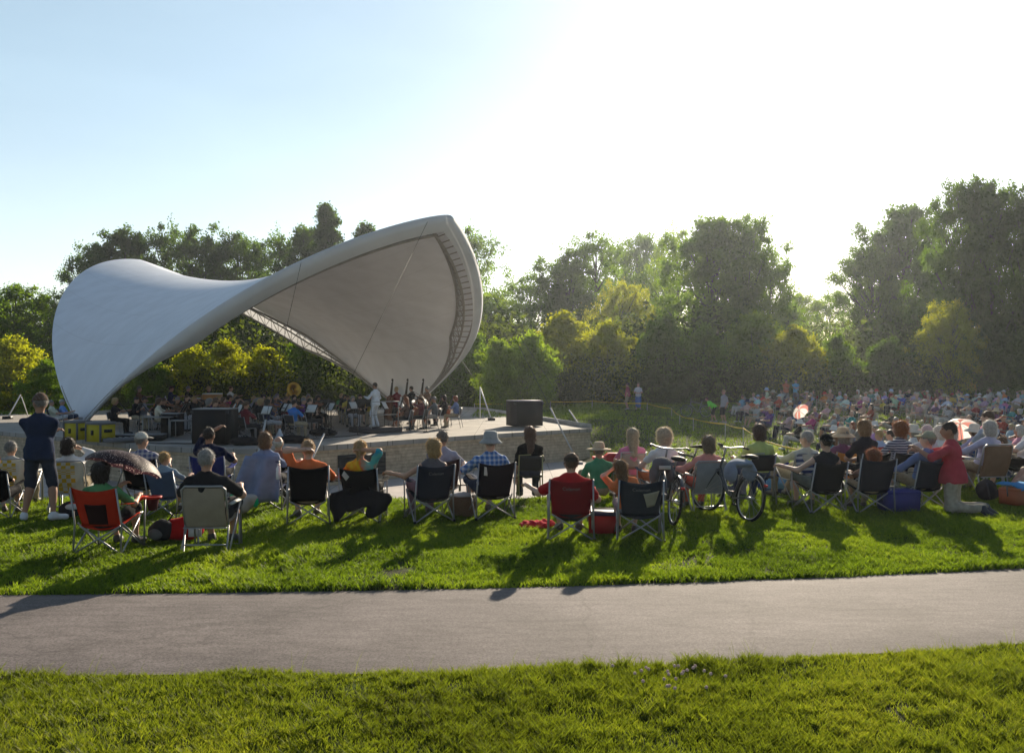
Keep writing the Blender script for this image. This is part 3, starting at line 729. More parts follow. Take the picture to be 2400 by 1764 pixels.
# ------------------------------------------------------------------ bodies: smooth blended shapes meshed as one surface
def cone(a, b, ra, rb, fl=None): return ('c', np.asarray(a, float), np.asarray(b, float), ra, rb, fl)
def ell(c, r, R=None): return ('e', np.asarray(c, float), np.asarray(r, float), np.eye(3) if R is None else np.asarray(R))
def sdf_mesh(prims, h, k=.03, cuts=(), wob=None):
    lo = np.full(3, 1e9); hi = -lo
    for p in prims:
        if p[0] == 'c': m_ = max(p[3], p[4]); lo = np.minimum(lo, np.minimum(p[1], p[2]) - m_); hi = np.maximum(hi, np.maximum(p[1], p[2]) + m_)
        else: m_ = p[2].max(); lo = np.minimum(lo, p[1] - m_); hi = np.maximum(hi, p[1] + m_)
    lo -= 2.5 * h + .012; hi += 2.5 * h + .012
    n = np.ceil((hi - lo) / h).astype(int) + 1
    ax = [lo[i] + h * np.arange(n[i]) for i in range(3)]
    D = np.full(n, 9., np.float32); mg = k + 3 * h
    for p in prims:
        if p[0] == 'c': m_ = max(p[3], p[4]) + mg; l_ = np.minimum(p[1], p[2]) - m_; u_ = np.maximum(p[1], p[2]) + m_
        else: m_ = p[2].max() + mg; l_ = p[1] - m_; u_ = p[1] + m_
        i0 = np.maximum(0, np.floor((l_ - lo) / h).astype(int)); i1 = np.minimum(n, np.ceil((u_ - lo) / h).astype(int) + 1)
        X = ax[0][i0[0]:i1[0], None, None]; Y = ax[1][None, i0[1]:i1[1], None]; Z = ax[2][None, None, i0[2]:i1[2]]
        if p[0] == 'c':
            a, b, ra, rb, fl = p[1:]
            ba = b - a; L2 = ba @ ba + 1e-12
            x, y, z = X - a[0], Y - a[1], Z - a[2]
            t = np.clip((x * ba[0] + y * ba[1] + z * ba[2]) / L2, 0, 1)
            qx, qy, qz = x - t * ba[0], y - t * ba[1], z - t * ba[2]
            d2 = qx * qx + qy * qy + qz * qz
            if fl is not None:
                v, s = fl; dt = qx * v[0] + qy * v[1] + qz * v[2]; d2 = d2 + dt * dt * (1 / (s * s) - 1)
            d = np.sqrt(d2) - (ra + (rb - ra) * t)
        else:
            c, r, R = p[1:]
            x, y, z = X - c[0], Y - c[1], Z - c[2]
            u = (x * R[0, 0] + y * R[1, 0] + z * R[2, 0]); v = (x * R[0, 1] + y * R[1, 1] + z * R[2, 1]); w_ = (x * R[0, 2] + y * R[1, 2] + z * R[2, 2])
            k0 = np.sqrt((u / r[0]) ** 2 + (v / r[1]) ** 2 + (w_ / r[2]) ** 2); k1 = np.sqrt((u / r[0] ** 2) ** 2 + (v / r[1] ** 2) ** 2 + (w_ / r[2] ** 2) ** 2)
            d = k0 * (k0 - 1) / np.maximum(k1, 1e-6)
        sl = (slice(i0[0], i1[0]), slice(i0[1], i1[1]), slice(i0[2], i1[2]))
        e = D[sl]; hh = np.maximum(k - np.abs(e - d), 0) / k
        D[sl] = np.minimum(e, d) - hh * hh * k * .25
    X, Y, Z = ax[0][:, None, None], ax[1][None, :, None], ax[2][None, None, :]
    for nrm, off in cuts: D = np.maximum(D, (X * nrm[0] + Y * nrm[1] + Z * nrm[2] - off).astype(np.float32))
    if wob:
        A, f, s = wob
        D = D + A * (np.sin(f * (X + .7 * Z) + s) * np.sin(f * .8 * (Y - .5 * X) + 2 * s) + .6 * np.sin(1.9 * f * (Z + .4 * Y) + s * 3) * np.sin(1.7 * f * (X - .3 * Z))).astype(np.float32)
    return nets(D, lo, h)
def nets(D, lo, h):
    S_ = D < 0
    c = [S_[a:S_.shape[0] - 1 + a, b:S_.shape[1] - 1 + b, e:S_.shape[2] - 1 + e] for a in (0, 1) for b in (0, 1) for e in (0, 1)]
    cnt = sum(x.astype(np.int8) for x in c)
    act = (cnt > 0) & (cnt < 8)
    I = np.argwhere(act)
    if len(I) == 0: return np.zeros((0, 3)), np.zeros((0, 4), int)
    idx = np.full(act.shape, -1, np.int64); idx[act] = np.arange(len(I))
    acc = np.zeros((len(I), 3)); num = np.zeros(len(I))
    cor = [(a, b, e) for a in (0, 1) for b in (0, 1) for e in (0, 1)]
    val = {q_: D[I[:, 0] + q_[0], I[:, 1] + q_[1], I[:, 2] + q_[2]] for q_ in cor}
    for p in cor:
        for x in range(3):
            if p[x] == 0:
                q_ = list(p); q_[x] = 1; q_ = tuple(q_)
                a, b = val[p], val[q_]; m_ = (a < 0) != (b < 0)
                t = np.where(m_, a / np.where(m_, a - b, 1), 0)
                P = np.array(p, float)[None].repeat(len(I), 0); P[:, x] = t
                acc[m_] += P[m_]; num[m_] += 1
    V = (I + acc / num[:, None]) * h + lo
    Q = []
    for x in range(3):
        y, z = (x + 1) % 3, (x + 2) % 3
        sl0 = [slice(None)] * 3; sl1 = [slice(None)] * 3
        sl0[x] = slice(0, -1); sl1[x] = slice(1, None)
        a, b = S_[tuple(sl0)], S_[tuple(sl1)]
        E = np.argwhere(a != b)
        E = E[(E[:, y] > 0) & (E[:, z] > 0) & (E[:, y] < act.shape[y]) & (E[:, z] < act.shape[z])]
        if not len(E): continue
        def g(dy, dz):
            e = E.copy(); e[:, y] -= dy; e[:, z] -= dz; return idx[e[:, 0], e[:, 1], e[:, 2]]
        q_ = np.stack([g(1, 1), g(0, 1), g(0, 0), g(1, 0)], 1)
        f = a[E[:, 0], E[:, 1], E[:, 2]]
        q_[~f] = q_[~f][:, ::-1]
        Q.append(q_[(q_ >= 0).all(1)])
    return V, np.concatenate(Q)

def unit(v): v = np.asarray(v, float); return v / (np.linalg.norm(v) + 1e-9)
def ik(a, c, l1, l2, pole):
    a, c, pole = (np.asarray(v, float) for v in (a, c, pole))
    d = c - a; L0 = np.linalg.norm(d); L = min(max(L0, abs(l1 - l2) + .02), (l1 + l2) * .995); d = unit(d); c = a + d * L
    x = (l1 * l1 - l2 * l2 + L * L) / (2 * L); hgt = math.sqrt(max(l1 * l1 - x * x, 0))
    pv = pole - d * (pole @ d); return a + d * x + unit(pv) * hgt, c

skin = mat('skin', rough=.6, objcol=True, var=.08, vscale=9, spec=.3)
cloth = mat('cloth', rough=.95, objcol=True, var=.16, vscale=6, bump=.7, bscale=11, spec=.03, sheen=.03)
denim = mat('denim', rough=.9, objcol=True, var=.22, vscale=14, bump=.3, bscale=40, spec=.1)
hairm = mat('hair', rough=.5, objcol=True, var=.3, vscale=38, bump=.25, bscale=110, spec=.4, sheen=.25, trans=.3)
shoem = mat('shoe_leather', rough=.6, objcol=True, var=.1, vscale=10)
strawm = mat('straw', rough=.9, objcol=True, var=.2, vscale=90, bump=.4, bscale=140, trans=.15)
eyem = mat('eye', (.02, .015, .012), .2)
lipm = mat('lip', (.25, .09, .08), .6)
SK = {'f': (.46, .26, .18), 't': (.34, .18, .115), 'd': (.11, .055, .035), 'p': (.52, .33, .25)}

def figure(sp):
    """all joints of a person from a pose sheet; faces +Y, ground at z=0"""
    s = sp.get('s', 1.0); b = sp.get('b', 1.0); fem = sp.get('fem', 0)
    J = {}
    pose = sp.get('pose', 'sit')
    hz_ = {'sit': sp.get('hip', .47), 'stand': .93 * s, 'kneel': .5 * s, 'floor': .11}[pose]
    H = np.array([0, sp.get('hy', -.06 if pose == 'sit' else 0), hz_]); J['H'] = H
    ln = R_(sp.get('lean', 12 if pose == 'sit' else 0)); sd = R_(sp.get('side', 0))
    u = np.array([math.sin(sd), -math.sin(ln) * math.cos(sd), math.cos(ln) * math.cos(sd)]); J['u'] = u
    tw = R_(sp.get('twist', 0)); rx = np.array([math.cos(tw), math.sin(tw), 0]); rx = unit(rx - u * (rx @ u)); fw = np.cross(u, rx); J['rx'], J['fw'] = rx, fw
    sh = H + u * .455 * s; J['sh'] = sh; sw = (.165 if fem else .185) * s * (.5 + .5 * b)
    hu = unit(u + np.array([0, math.sin(ln) * .6 + .12, .35]))
    nk = sh + u * .05 * s; hd = nk + hu * .165 * s + np.array([0, .015, 0]); J['nk'], J['hd'] = nk, hd
    yw, pt, rl = (R_(v) for v in sp.get('head', (0, 0, 0)))
    J['HR'] = np.array(Euler((-pt if False else pt, rl, yw), 'XYZ').to_matrix())
    for sd_, key in ((-1, 'L'), (1, 'R')):
        S = sh + rx * sd_ * sw - u * .055 * s; J['S' + key] = S
        a = sp.get(key, 'rest'); la, lf = .285 * s, .25 * s
        loc = lambda x, y, z: H + rx * (x * sd_) * s + fw * y * s + np.array([0, 0, z]) * s
        if a == 'rest': tgt, pole = loc(.28, .30, .20), (sd_ * .6, -.6, -.6)
        elif a == 'lap': tgt, pole = loc(.07, .34, .14), (sd_ * .9, -.3, -.5)
        elif a == 'down': tgt, pole = loc(.25, .07, -.1), (sd_ * .5, -1, 0)
        elif a == 'cross': tgt, pole = loc(-.1, .2, .26), (sd_ * .45, -.25, -1)
        elif a == 'face': tgt, pole = hd + np.array([sd_ * .09, .12, -.03]) * s, (sd_ * .8, .3, -.7)
        elif a == 'brow': tgt, pole = hd + np.array([sd_ * .06, .15, .07]) * s, (sd_ * 1, .1, .15)
        elif a == 'behind': tgt, pole = hd + np.array([sd_ * .05, -.1, .0]) * s, (sd_ * 1, .1, .2)
        elif a == 'out': tgt, pole = loc(.55, .18, .22), (sd_ * .2, -.5, -.8)
        elif a == 'play': tgt, pole = loc(.06 if sd_ > 0 else .1, .30, .34), (sd_ * .9, -.2, -.6)
        elif a == 'fwd': tgt, pole = loc(.1, .5, .34), (sd_ * .5, -.2, -.9)
        else: tgt, pole = H + np.array([a[0], a[1], a[2]]) * s, np.array(a[3:6]) if len(a) > 3 else (sd_ * .6, -.5, -.6)
        J['E' + key], J['W' + key] = ik(S, tgt, la, lf, pole)
        hp = H + rx * sd_ * .095 * s - u * .02; J['P' + key] = hp
        l = sp.get('l' + key, None); lt, lc = .43 * s, .43 * s
        if l is None:
            fo = sp.get('feet', .36)
            if pose == 'sit': ank, pole = np.array([sd_ * .13 * s, H[1] + .40 * s + fo * .35, .085]), (sd_ * .25, 1, .6)
            elif pose == 'stand': ank, pole = np.array([sd_ * sp.get('stance', .13), -.02, .085]), (0, 1, 0)
            elif pose == 'kneel': ank, pole = np.array([sd_ * .12, -.42 * s, .09]), (sd_ * .1, 1, -1)
            else: ank, pole = np.array([sd_ * .14, .68 * s, .085]), (sd_ * .3, .4, 1)
        else: ank, pole = H * np.array([1, 1, 0]) + np.array(l[:3]), np.array(l[3:6]) if len(l) > 3 else (0, 1, .5)
        J['K' + key], J['A' + key] = ik(hp, ank, lt, lc, pole)
        ft = sp.get('toe' + key, (sd_ * .22, 1, 0)) if pose != 'kneel' else (0, -.6, -.5)
        J['T' + key] = J['A' + key] + unit(ft) * .16 * s + np.array([0, 0, -.045 if pose != 'kneel' else 0])
    return J, s, b, fem

def person_parts(sp, h=.02, det=True):
    """returns [(part name, (V, Q), material, colour key)]"""
    J, s, b, fem = figure(sp)
    H, u, rx, fw, sh, nk, hd, HR = (J[k] for k in ('H', 'u', 'rx', 'fw', 'sh', 'nk', 'hd', 'HR'))
    B3 = np.stack([rx, fw, u], 1); belly = sp.get('belly', 0)
    def torso(m_, top=True):
        w = [ell(H + u * .02 * s, np.array([.158 + .012 * fem, .125, .125]) * s * b + m_, B3),
             ell(H + u * .17 * s + fw * .02 * belly, np.array([.132 - .012 * fem, .105 + .05 * belly, .14]) * s * b + m_, B3),
             ell(H + u * .335 * s, np.array([.158 - .015 * fem, .112, .16]) * s * b + m_, B3)]
        w.append(cone(J['SL'], J['SR'], .05 * s + m_, .05 * s + m_))
        w += [cone(sh - u * .03 * s, sh + u * .02 * s, .1 * s + m_, .07 * s + m_, (fw, .75)), cone(nk - u * .035 * s, J['SL'] * .85 + sh * .15, .05 * s + m_, .045 * s + m_), cone(nk - u * .035 * s, J['SR'] * .85 + sh * .15, .05 * s + m_, .045 * s + m_)]
        return w
    def head(m_=0):
        at_ = lambda x, y, z: hd + HR @ (np.array([x, y, z]) * s)
        return [ell(at_(0, -.008, .02), np.array([.076, .096, .1]) * s + m_, HR), ell(at_(0, .028, -.055), np.array([.056, .066, .065]) * s + m_, HR),
                cone(at_(0, .09, .0), at_(0, .108, -.035), .012 * s, .017 * s), ell(at_(.077, -.005, -.015), np.array([.014, .028, .034]) * s, HR), ell(at_(-.077, -.005, -.015), np.array([.014, .028, .034]) * s, HR)]
    body = torso(-.012) + [cone(nk - u * .04 * s, hd + HR @ np.array([0, -.015, -.04]) * s, .055 * s, .052 * s)] + head()
    for k in 'LR':
        body += [cone(J['S' + k], J['E' + k], .047 * s * b, .039 * s * b), cone(J['E' + k], J['W' + k], .039 * s * b, .026 * s)]
        d = unit(J['W' + k] - J['E' + k])
        body += [cone(J['W' + k], J['W' + k] + d * .07 * s, .026 * s, .03 * s)]
        body += [cone(J['P' + k], J['K' + k], .08 * s * b, .053 * s * b), cone(J['K' + k], J['A' + k], .053 * s * b, .034 * s), cone(J['K' + k] + (J['A' + k] - J['K' + k]) * .25 - fw * .012, J['K' + k] + (J['A' + k] - J['K' + k]) * .5, .05 * s * b, .04 * s)]
        body += [cone(J['A' + k] - np.array([0, 0, .03]), J['T' + k], .034 * s, .028 * s)]
    V, Q = sdf_mesh(body, h, .035 * s)
    mats = np.zeros(len(Q), int)
    if det:   # hands with separate bent fingers, rooted in the wrist
        for k, sd_ in (('L', -1), ('R', 1)):
            d = unit(J['W' + k] - J['E' + k]); W = J['W' + k]
            n_ = unit(np.cross(d, (0, 0, 1)) + 1e-6) * sd_; n_ = unit(n_ - d * (n_ @ d)); dn_ = np.cross(n_, d) * sd_
            dn_ = dn_ if dn_[2] < 0 else -dn_
            pr = [cone(W, W + d * .05 * s, .024 * s, .026 * s), cone(W + d * .03 * s - n_ * .022, W + d * .085 * s - n_ * .03 * s, .018 * s, .012 * s), cone(W + d * .03 * s + n_ * .022, W + d * .085 * s + n_ * .025 * s, .018 * s, .012 * s), cone(W + d * .03 * s, W + d * .09 * s, .02 * s, .013 * s)]
            for f_, (o_, ln_) in enumerate(((-.031, .06), (-.011, .072), (.010, .068), (.029, .05))):
                p0 = W + d * .085 * s + n_ * o_ * s; p1 = p0 + (d * .86 + dn_ * .5) * ln_ * .55 * s; p2 = p1 + (d * .35 + dn_ * .93) * ln_ * .55 * s
                pr += [cone(p0, p1, .0095 * s, .0085 * s), cone(p1, p2, .0085 * s, .007 * s)]
            t0 = W + d * .025 * s - n_ * .025 * s; t1 = t0 + (d * .6 - n_ * .7) * .045 * s; pr += [cone(t0, t1, .013 * s, .011 * s), cone(t1, t1 + (d * .85 + dn_ * .3) * .03 * s, .011 * s, .008 * s)]
            v2, q2 = sdf_mesh(pr, .0065, .012); Q = np.concatenate([Q, q2 + len(V)]); V = np.concatenate([V, v2])
        mats = np.zeros(len(Q), int)
        at_ = lambda x, y, z: hd + HR @ (np.array([x, y, z]) * s)
        for c_, r_, mi in ((at_(.031, .083, .012), (.011, .006, .006), 1), (at_(-.031, .083, .012), (.011, .006, .006), 1), (at_(0, .09, -.062), (.024, .008, .008), 2)):
            v2, q2 = sdf_mesh([ell(c_, np.array(r_) * s, HR)], .005, .004); Q = np.concatenate([Q, q2 + len(V)]); V = np.concatenate([V, v2]); mats = np.concatenate([mats, np.full(len(q2), mi)])
    parts = [('body', V, Q, [skin, eyem, lipm] if det else [skin], 'skin', mats)]
    wob = (.008, 24, sp.get('seed', 0) * 1.7)
    # shirt
    slv = sp.get('sleeve', .75)
    m_ = .012
    sh_ = torso(m_ + .004)
    if sp.get('pose') in ('stand', 'kneel'): sh_.append(cone(H + u * .1 * s, H - u * .05 * s, .168 * s * b, .182 * s * b, (fw, .97)))
    for k in 'LR':
        S, E, W = J['S' + k], J['E' + k], J['W' + k]
        if slv > 0:
            t = min(slv, 1); sh_.append(cone(S, S + (E - S) * t, .056 * s * b, (.058 if slv <= 1 else .052) * s * b))
        if slv > 1: sh_.append(cone(E, E + (W - E) * min(slv - 1, .95), .052 * s * b, .04 * s))
    if slv == 0: sh_[3] = cone(J['SL'] * .8 + J['SR'] * .2, J['SR'] * .8 + J['SL'] * .2, .062 * s, .062 * s)
    v, q_ = sdf_mesh(sh_, h, .03, [(-u, -(H @ u - .1 * s))] if sp.get('pose') in ('stand', 'kneel') else (), wob=wob)
    parts.append(('shirt', v, q_, [cloth], 'shirt', None))
    # trousers, shorts or skirt
    pl_ = sp.get('leg', 2)
    kd = .9 if sp.get('pose') in ('stand', 'kneel') else 1
    pr = [ell(H + u * .01 * s - u * (.03 if kd < 1 else 0), np.array([.163 + .012 * fem, .132, .12]) * s * b * kd + .012, B3)]
    for k in 'LR':
        P, K, A = J['P' + k], J['K' + k], J['A' + k]
        t = min(pl_, 1); pr.append(cone(P, P + (K - P) * t, .094 * s * b, (.072 if pl_ > 1 else .082) * s * b))
        if pl_ > 1: pr.append(cone(K, K + (A - K) * (pl_ - 1) * .97, .07 * s * b, .056 * s))
    if sp.get('skirt'): pr.append(cone((J['PL'] + J['PR']) / 2, (J['KL'] + J['KR']) / 2 + np.array([0, 0, -.2 if sp.get('pose') == 'stand' else 0]), .15, .17, (fw, .75)))
    v, q_ = sdf_mesh(pr, h, .03, wob=wob)
    parts.append(('trousers' if pl_ > 1.2 else 'shorts', v, q_, [denim], 'pants', None))
    # shoes
    if sp.get('shoes', 1):
        for k in 'LR':
            A, T = J['A' + k], J['T' + k]
            v, q_ = sdf_mesh([cone(A - np.array([0, 0, .035]) - unit(T - A) * .03, T, .046 * s, .042 * s), cone(A - np.array([0, 0, .02]), A + np.array([0, 0, .01]), .044 * s, .046 * s)], h, .03)
            parts.append(('shoe', v, q_, [shoem], 'shoe', None))
    # hair
    hs = sp.get('hair', 'short'); at_ = lambda x, y, z: hd + HR @ (np.array([x, y, z]) * s)
    wv = lambda *v: HR @ np.array(v, float)
    hh = min(h, .014) if det else h * .9
    def cut(n_, off): nv_ = unit(wv(*n_)); return (nv_, nv_ @ hd + off * s)
    if hs != 'none':
        if hs == 'short': pr, cu, wo_ = [ell(at_(0, -.012, .026), np.array([.086, .104, .106]) * s, HR)], [cut((0, .75, -.66), .035)], (.004, 70, 1)
        elif hs == 'bald': pr, cu, wo_ = [ell(at_(0, -.014, .01), np.array([.085, .104, .1]) * s, HR)], [cut((0, .85, -.5), .0), cut((0, -.25, 1), .055)], (.003, 70, 2)
        elif hs == 'bob': pr, cu, wo_ = [ell(at_(0, -.014, .024), np.array([.098, .115, .115]) * s, HR), ell(at_(0, -.035, -.06), np.array([.1, .085, .09]) * s, HR)], [cut((0, 1, -.35), .05)], (.005, 55, 3)
        elif hs == 'long': pr, cu, wo_ = [ell(at_(0, -.014, .024), np.array([.095, .112, .115]) * s, HR), cone(at_(0, -.05, -.03), nk - fw * .1 - u * .13 * s, .085 * s, .06 * s, (fw, .6)), ell(at_(0, -.04, -.08), np.array([.098, .075, .1]) * s, HR)], [cut((0, 1, -.35), .045)], (.005, 50, 4)
        elif hs == 'curly': pr, cu, wo_ = [ell(at_(0, -.02, .025), np.array([.115, .125, .125]) * s, HR), ell(at_(0, -.04, -.05), np.array([.105, .09, .08]) * s, HR)], [cut((0, .95, -.4), .05)], (.011, 48, 5)
        elif hs == 'pony': pr, cu, wo_ = [ell(at_(0, -.012, .026), np.array([.088, .106, .108]) * s, HR), cone(at_(0, -.12, .03), at_(0, -.15, -.11), .035 * s, .02 * s), ell(at_(0, -.12, .02), np.array([.035, .035, .035]) * s)], [cut((0, .8, -.62), .035)], (.004, 60, 6)
        v, q_ = sdf_mesh(pr, hh, .02, cu, wo_)
        if len(v) and det:   # loose strands over the mass of hair
            rs = np.random.default_rng(int(sp.get('seed', 0))); n_ = {'curly': 2600, 'bald': 300, 'short': 1100}.get(hs, 1900)
            k = rs.integers(0, len(q_), n_); f4 = v[q_[k]]; wt = rs.random((n_, 2, 1)); wt = np.sort(wt, 1)
            pc = f4[:, 0] * wt[:, 0] + f4[:, 1] * (wt[:, 1] - wt[:, 0]) + f4[:, 2] * (1 - wt[:, 1])
            nr = np.cross(f4[:, 2] - f4[:, 0], f4[:, 3] - f4[:, 1]); nr /= np.linalg.norm(nr, axis=1)[:, None] + 1e-9
            nr *= np.sign((nr * (pc - hd)).sum(1))[:, None]
            dn_ = -HR[:, 2][None] - nr * (-(HR[:, 2][None] * nr).sum(1)[:, None]); 
            curl = {'curly': 1.0, 'short': .45, 'bald': .5}.get(hs, .22)
            dr = nr * (.5 if hs in ('curly', 'short') else .22) + dn_ * .8 + rs.normal(size=(n_, 3)) * curl * .6; dr /= np.linalg.norm(dr, axis=1)[:, None]
            ln_ = (.028 if hs in ('short', 'bald') else .04) * (.6 + .8 * rs.random(n_))[:, None]
            sdw = np.cross(dr, rs.normal(size=(n_, 3))); sdw /= np.linalg.norm(sdw, axis=1)[:, None]; sdw *= .0016
            p1 = pc - nr * .004 + dr * ln_ * .6; p2 = p1 + (dr * .75 + dn_ * .5) * ln_ * .5
            sv = np.stack([pc - nr * .004 - sdw, pc - nr * .004 + sdw, p1 + sdw, p1 - sdw, p2 + sdw * .3, p2 - sdw * .3], 1).reshape(-1, 3)
            kk = np.arange(n_)[:, None] * 6 + len(v); q_ = np.concatenate([q_, kk + np.array([0, 1, 2, 3]), kk + np.array([3, 2, 4, 5])]); v = np.concatenate([v, sv])
        if len(v): parts.append(('hair', v, q_, [hairm], 'hair', None))
    ht = sp.get('hat')
    if ht:
        kind = ht[0]
        if kind in ('cap', 'capback', 'visor'):
            dirn = -1 if kind == 'capback' else 1
            v, q_ = sdf_mesh([ell(at_(0, -.012, .03), np.array([.091, .108, .108]) * s, HR)], hh, .02, [cut((0, 0, -1), -.025)] + ([cut((0, .2, 1), .07)] if kind == 'visor' else []))
            v2, q2 = sdf_mesh([ell(at_(0, dirn * .12, .035), np.array([.075, .085, .014]) * s, HR @ np.array(Euler((dirn * -.18, 0, 0)).to_matrix()))], .008, .01)
            q_ = np.concatenate([q_, q2 + len(v)]); v = np.concatenate([v, v2]); m2 = cloth
        else:
            bw, dip, cr = {'straw': (.21, -.015, .105), 'bucket': (.165, -.055, .11), 'sun': (.2, -.06, .11)}[kind]
            prof = [(.0, .13 + .0), (.07, .128), (cr * .86, .105), (cr * .97, .03), (cr, .02), (bw * .8, .02 + dip * .4), (bw, .02 + dip), (bw, .012 + dip), (cr, .008)]
            mb = MB().lathe([(a * s, z_ * s) for a, z_ in prof], 20, at_(0, -.01, .02), HR, sy=1.08); v, q_ = np.concatenate(mb.V), np.concatenate(mb.Q); m2 = strawm if kind == 'straw' else cloth
        parts.append(('hat', v, q_, [m2], 'hat', None))
    return parts, J
def meshes(parts):
    out = []
    for nm, v, q_, ms, ck, mi in parts:
        me = mesh_np(nm, v, q_, None, True)
        for m_ in ms: me.materials.append(m_)
        if mi is not None and len(me.polygons) == len(mi): me.polygons.foreach_set('material_index', mi.astype(np.int32))
        out.append((nm, me, ck))
    return out
_pc = [0]
def person(sp, label, loc, rz=0, group=None, h=.02, cat='person', over=None):
    _pc[0] += 1; sp.setdefault('seed', _pc[0])
    parts, J = person_parts(sp, h)
    root = thing('person', label, cat, loc, rz, group)
    for nm, me, ck in meshes(parts):
        c = sp['col'].get(ck, {'skin': SK['f'], 'shoe': (.05, .045, .04), 'hat': (.5, .45, .4)}.get(ck, (.1, .1, .1)))
        o = link(nm, me, root, col=c)
        if over and nm in over: me.materials[0] = over[nm]
    return root, J

# ------------------------------------------------------------------ chairs
sling = mat('sling_cloth', rough=.92, objcol=True, var=.12, vscale=6, bump=.35, bscale=12, spec=.03, trans=.04)
tubem = mat('chair_tube', rough=.42, objcol=True, metal=.55, spec=.5)
plast = mat('plastic', rough=.6, objcol=True, spec=.2)
letter = mat('print_grey', (.17, .17, .17), .9)
def _web(N, L, tc, src, p):
    ck = N.new('ShaderNodeTexChecker'); ck.inputs['Scale'].default_value = 15; ck.inputs[1].default_value = (.55, .36, .02, 1); ck.inputs[2].default_value = (.55, .54, .47, 1)
    wv = N.new('ShaderNodeTexNoise'); wv.inputs['Scale'].default_value = 3.2
    sp = N.new('ShaderNodeSeparateXYZ'); L.new(tc.outputs['Object'], sp.inputs[0])
    ab = N.new('ShaderNodeMath'); ab.operation = 'ABSOLUTE'; L.new(sp.outputs[0], ab.inputs[0])
    lt = N.new('ShaderNodeMath'); lt.operation = 'LESS_THAN'; lt.inputs[1].default_value = .13; L.new(ab.outputs[0], lt.inputs[0])
    mx = N.new('ShaderNodeMix'); mx.data_type = 'RGBA'; mx.inputs[6].default_value = (.55, .54, .47, 1)
    L.new(tc.outputs['Object'], ck.inputs[0]); L.new(lt.outputs[0], mx.inputs[0]); L.new(ck.outputs[0], mx.inputs[7]); return mx.outputs[2]
webm = mat('yellow_webbing', rough=.7, trans=.15, build=_web)
def stripes(name, c1, c2, sc, axis=2, diag=0.):
    def f(N, L, tc, src, p):
        w_ = N.new('ShaderNodeTexWave'); w_.bands_direction = 'XYZ'[axis]; w_.inputs['Scale'].default_value = sc; w_.inputs['Distortion'].default_value = diag; w_.inputs['Detail Scale'].default_value = 1.5
        L.new(tc.outputs['Object'], w_.inputs[0])
        cr = N.new('ShaderNodeValToRGB'); cr.color_ramp.interpolation = 'CONSTANT'; e = cr.color_ramp.elements
        e[0].color = (*c1, 1); e[1].position = .55; e[1].color = (*c2, 1); L.new(w_.outputs[0], cr.inputs[0]); return cr.outputs[0]
    return mat(name, rough=.9, spec=.1, build=f)
def plaid(name, c1, c2, c3):
    def f(N, L, tc, src, p):
        out = None
        for ax in (0, 2):
            w_ = N.new('ShaderNodeTexWave'); w_.bands_direction = 'XYZ'[ax]; w_.inputs['Scale'].default_value = 4.5; L.new(tc.outputs['Object'], w_.inputs[0])
            g_ = N.new('ShaderNodeMath'); g_.operation = 'GREATER_THAN'; g_.inputs[1].default_value = .62; L.new(w_.outputs[0], g_.inputs[0])
            if out is None: out = g_.outputs[0]
            else:
                a_ = N.new('ShaderNodeMath'); a_.operation = 'MULTIPLY_ADD'; a_.inputs[1].default_value = .5; L.new(g_.outputs[0], a_.inputs[0])
                h_ = N.new('ShaderNodeMath'); h_.operation = 'MULTIPLY'; h_.inputs[1].default_value = .5; L.new(out, h_.inputs[0]); L.new(h_.outputs[0], a_.inputs[2]); out = a_.outputs[0]
        cr = N.new('ShaderNodeValToRGB'); cr.color_ramp.interpolation = 'CONSTANT'; e = cr.color_ramp.elements
        e[0].color = (*c1, 1); e[1].position = .4; e[1].color = (*c2, 1); k = e.new(.8); k.color = (*c3, 1); L.new(out, cr.inputs[0]); return cr.outputs[0]
    return mat(name, rough=.9, spec=.1, build=f)
def tiedye():
    def f(N, L, tc, src, p):
        no = N.new('ShaderNodeTexNoise'); no.inputs['Scale'].default_value = 3.5; no.inputs['Distortion'].default_value = 1.2
        L.new(tc.outputs['Object'], no.inputs[0]); sp = N.new('ShaderNodeSeparateXYZ'); L.new(tc.outputs['Object'], sp.inputs[0])
        a_ = N.new('ShaderNodeMath'); a_.operation = 'MULTIPLY_ADD'; a_.inputs[1].default_value = .9; L.new(sp.outputs[0], a_.inputs[0]); L.new(no.outputs[0], a_.inputs[2])
        cr = N.new('ShaderNodeValToRGB'); e = cr.color_ramp.elements
        e[0].position = .2; e[0].color = (.55, .08, .02, 1); e[1].position = .85; e[1].color = (.03, .28, .42, 1)
        for po, c in ((.32, (.62, .22, .01)), (.45, (.65, .42, .02)), (.58, (.6, .12, .03)), (.7, (.1, .4, .35))): k = e.new(po); k.color = (*c, 1)
        L.new(a_.outputs[0], cr.inputs[0]); return cr.outputs[0]
    return mat('tie_dye', rough=.9, spec=.1, build=f)

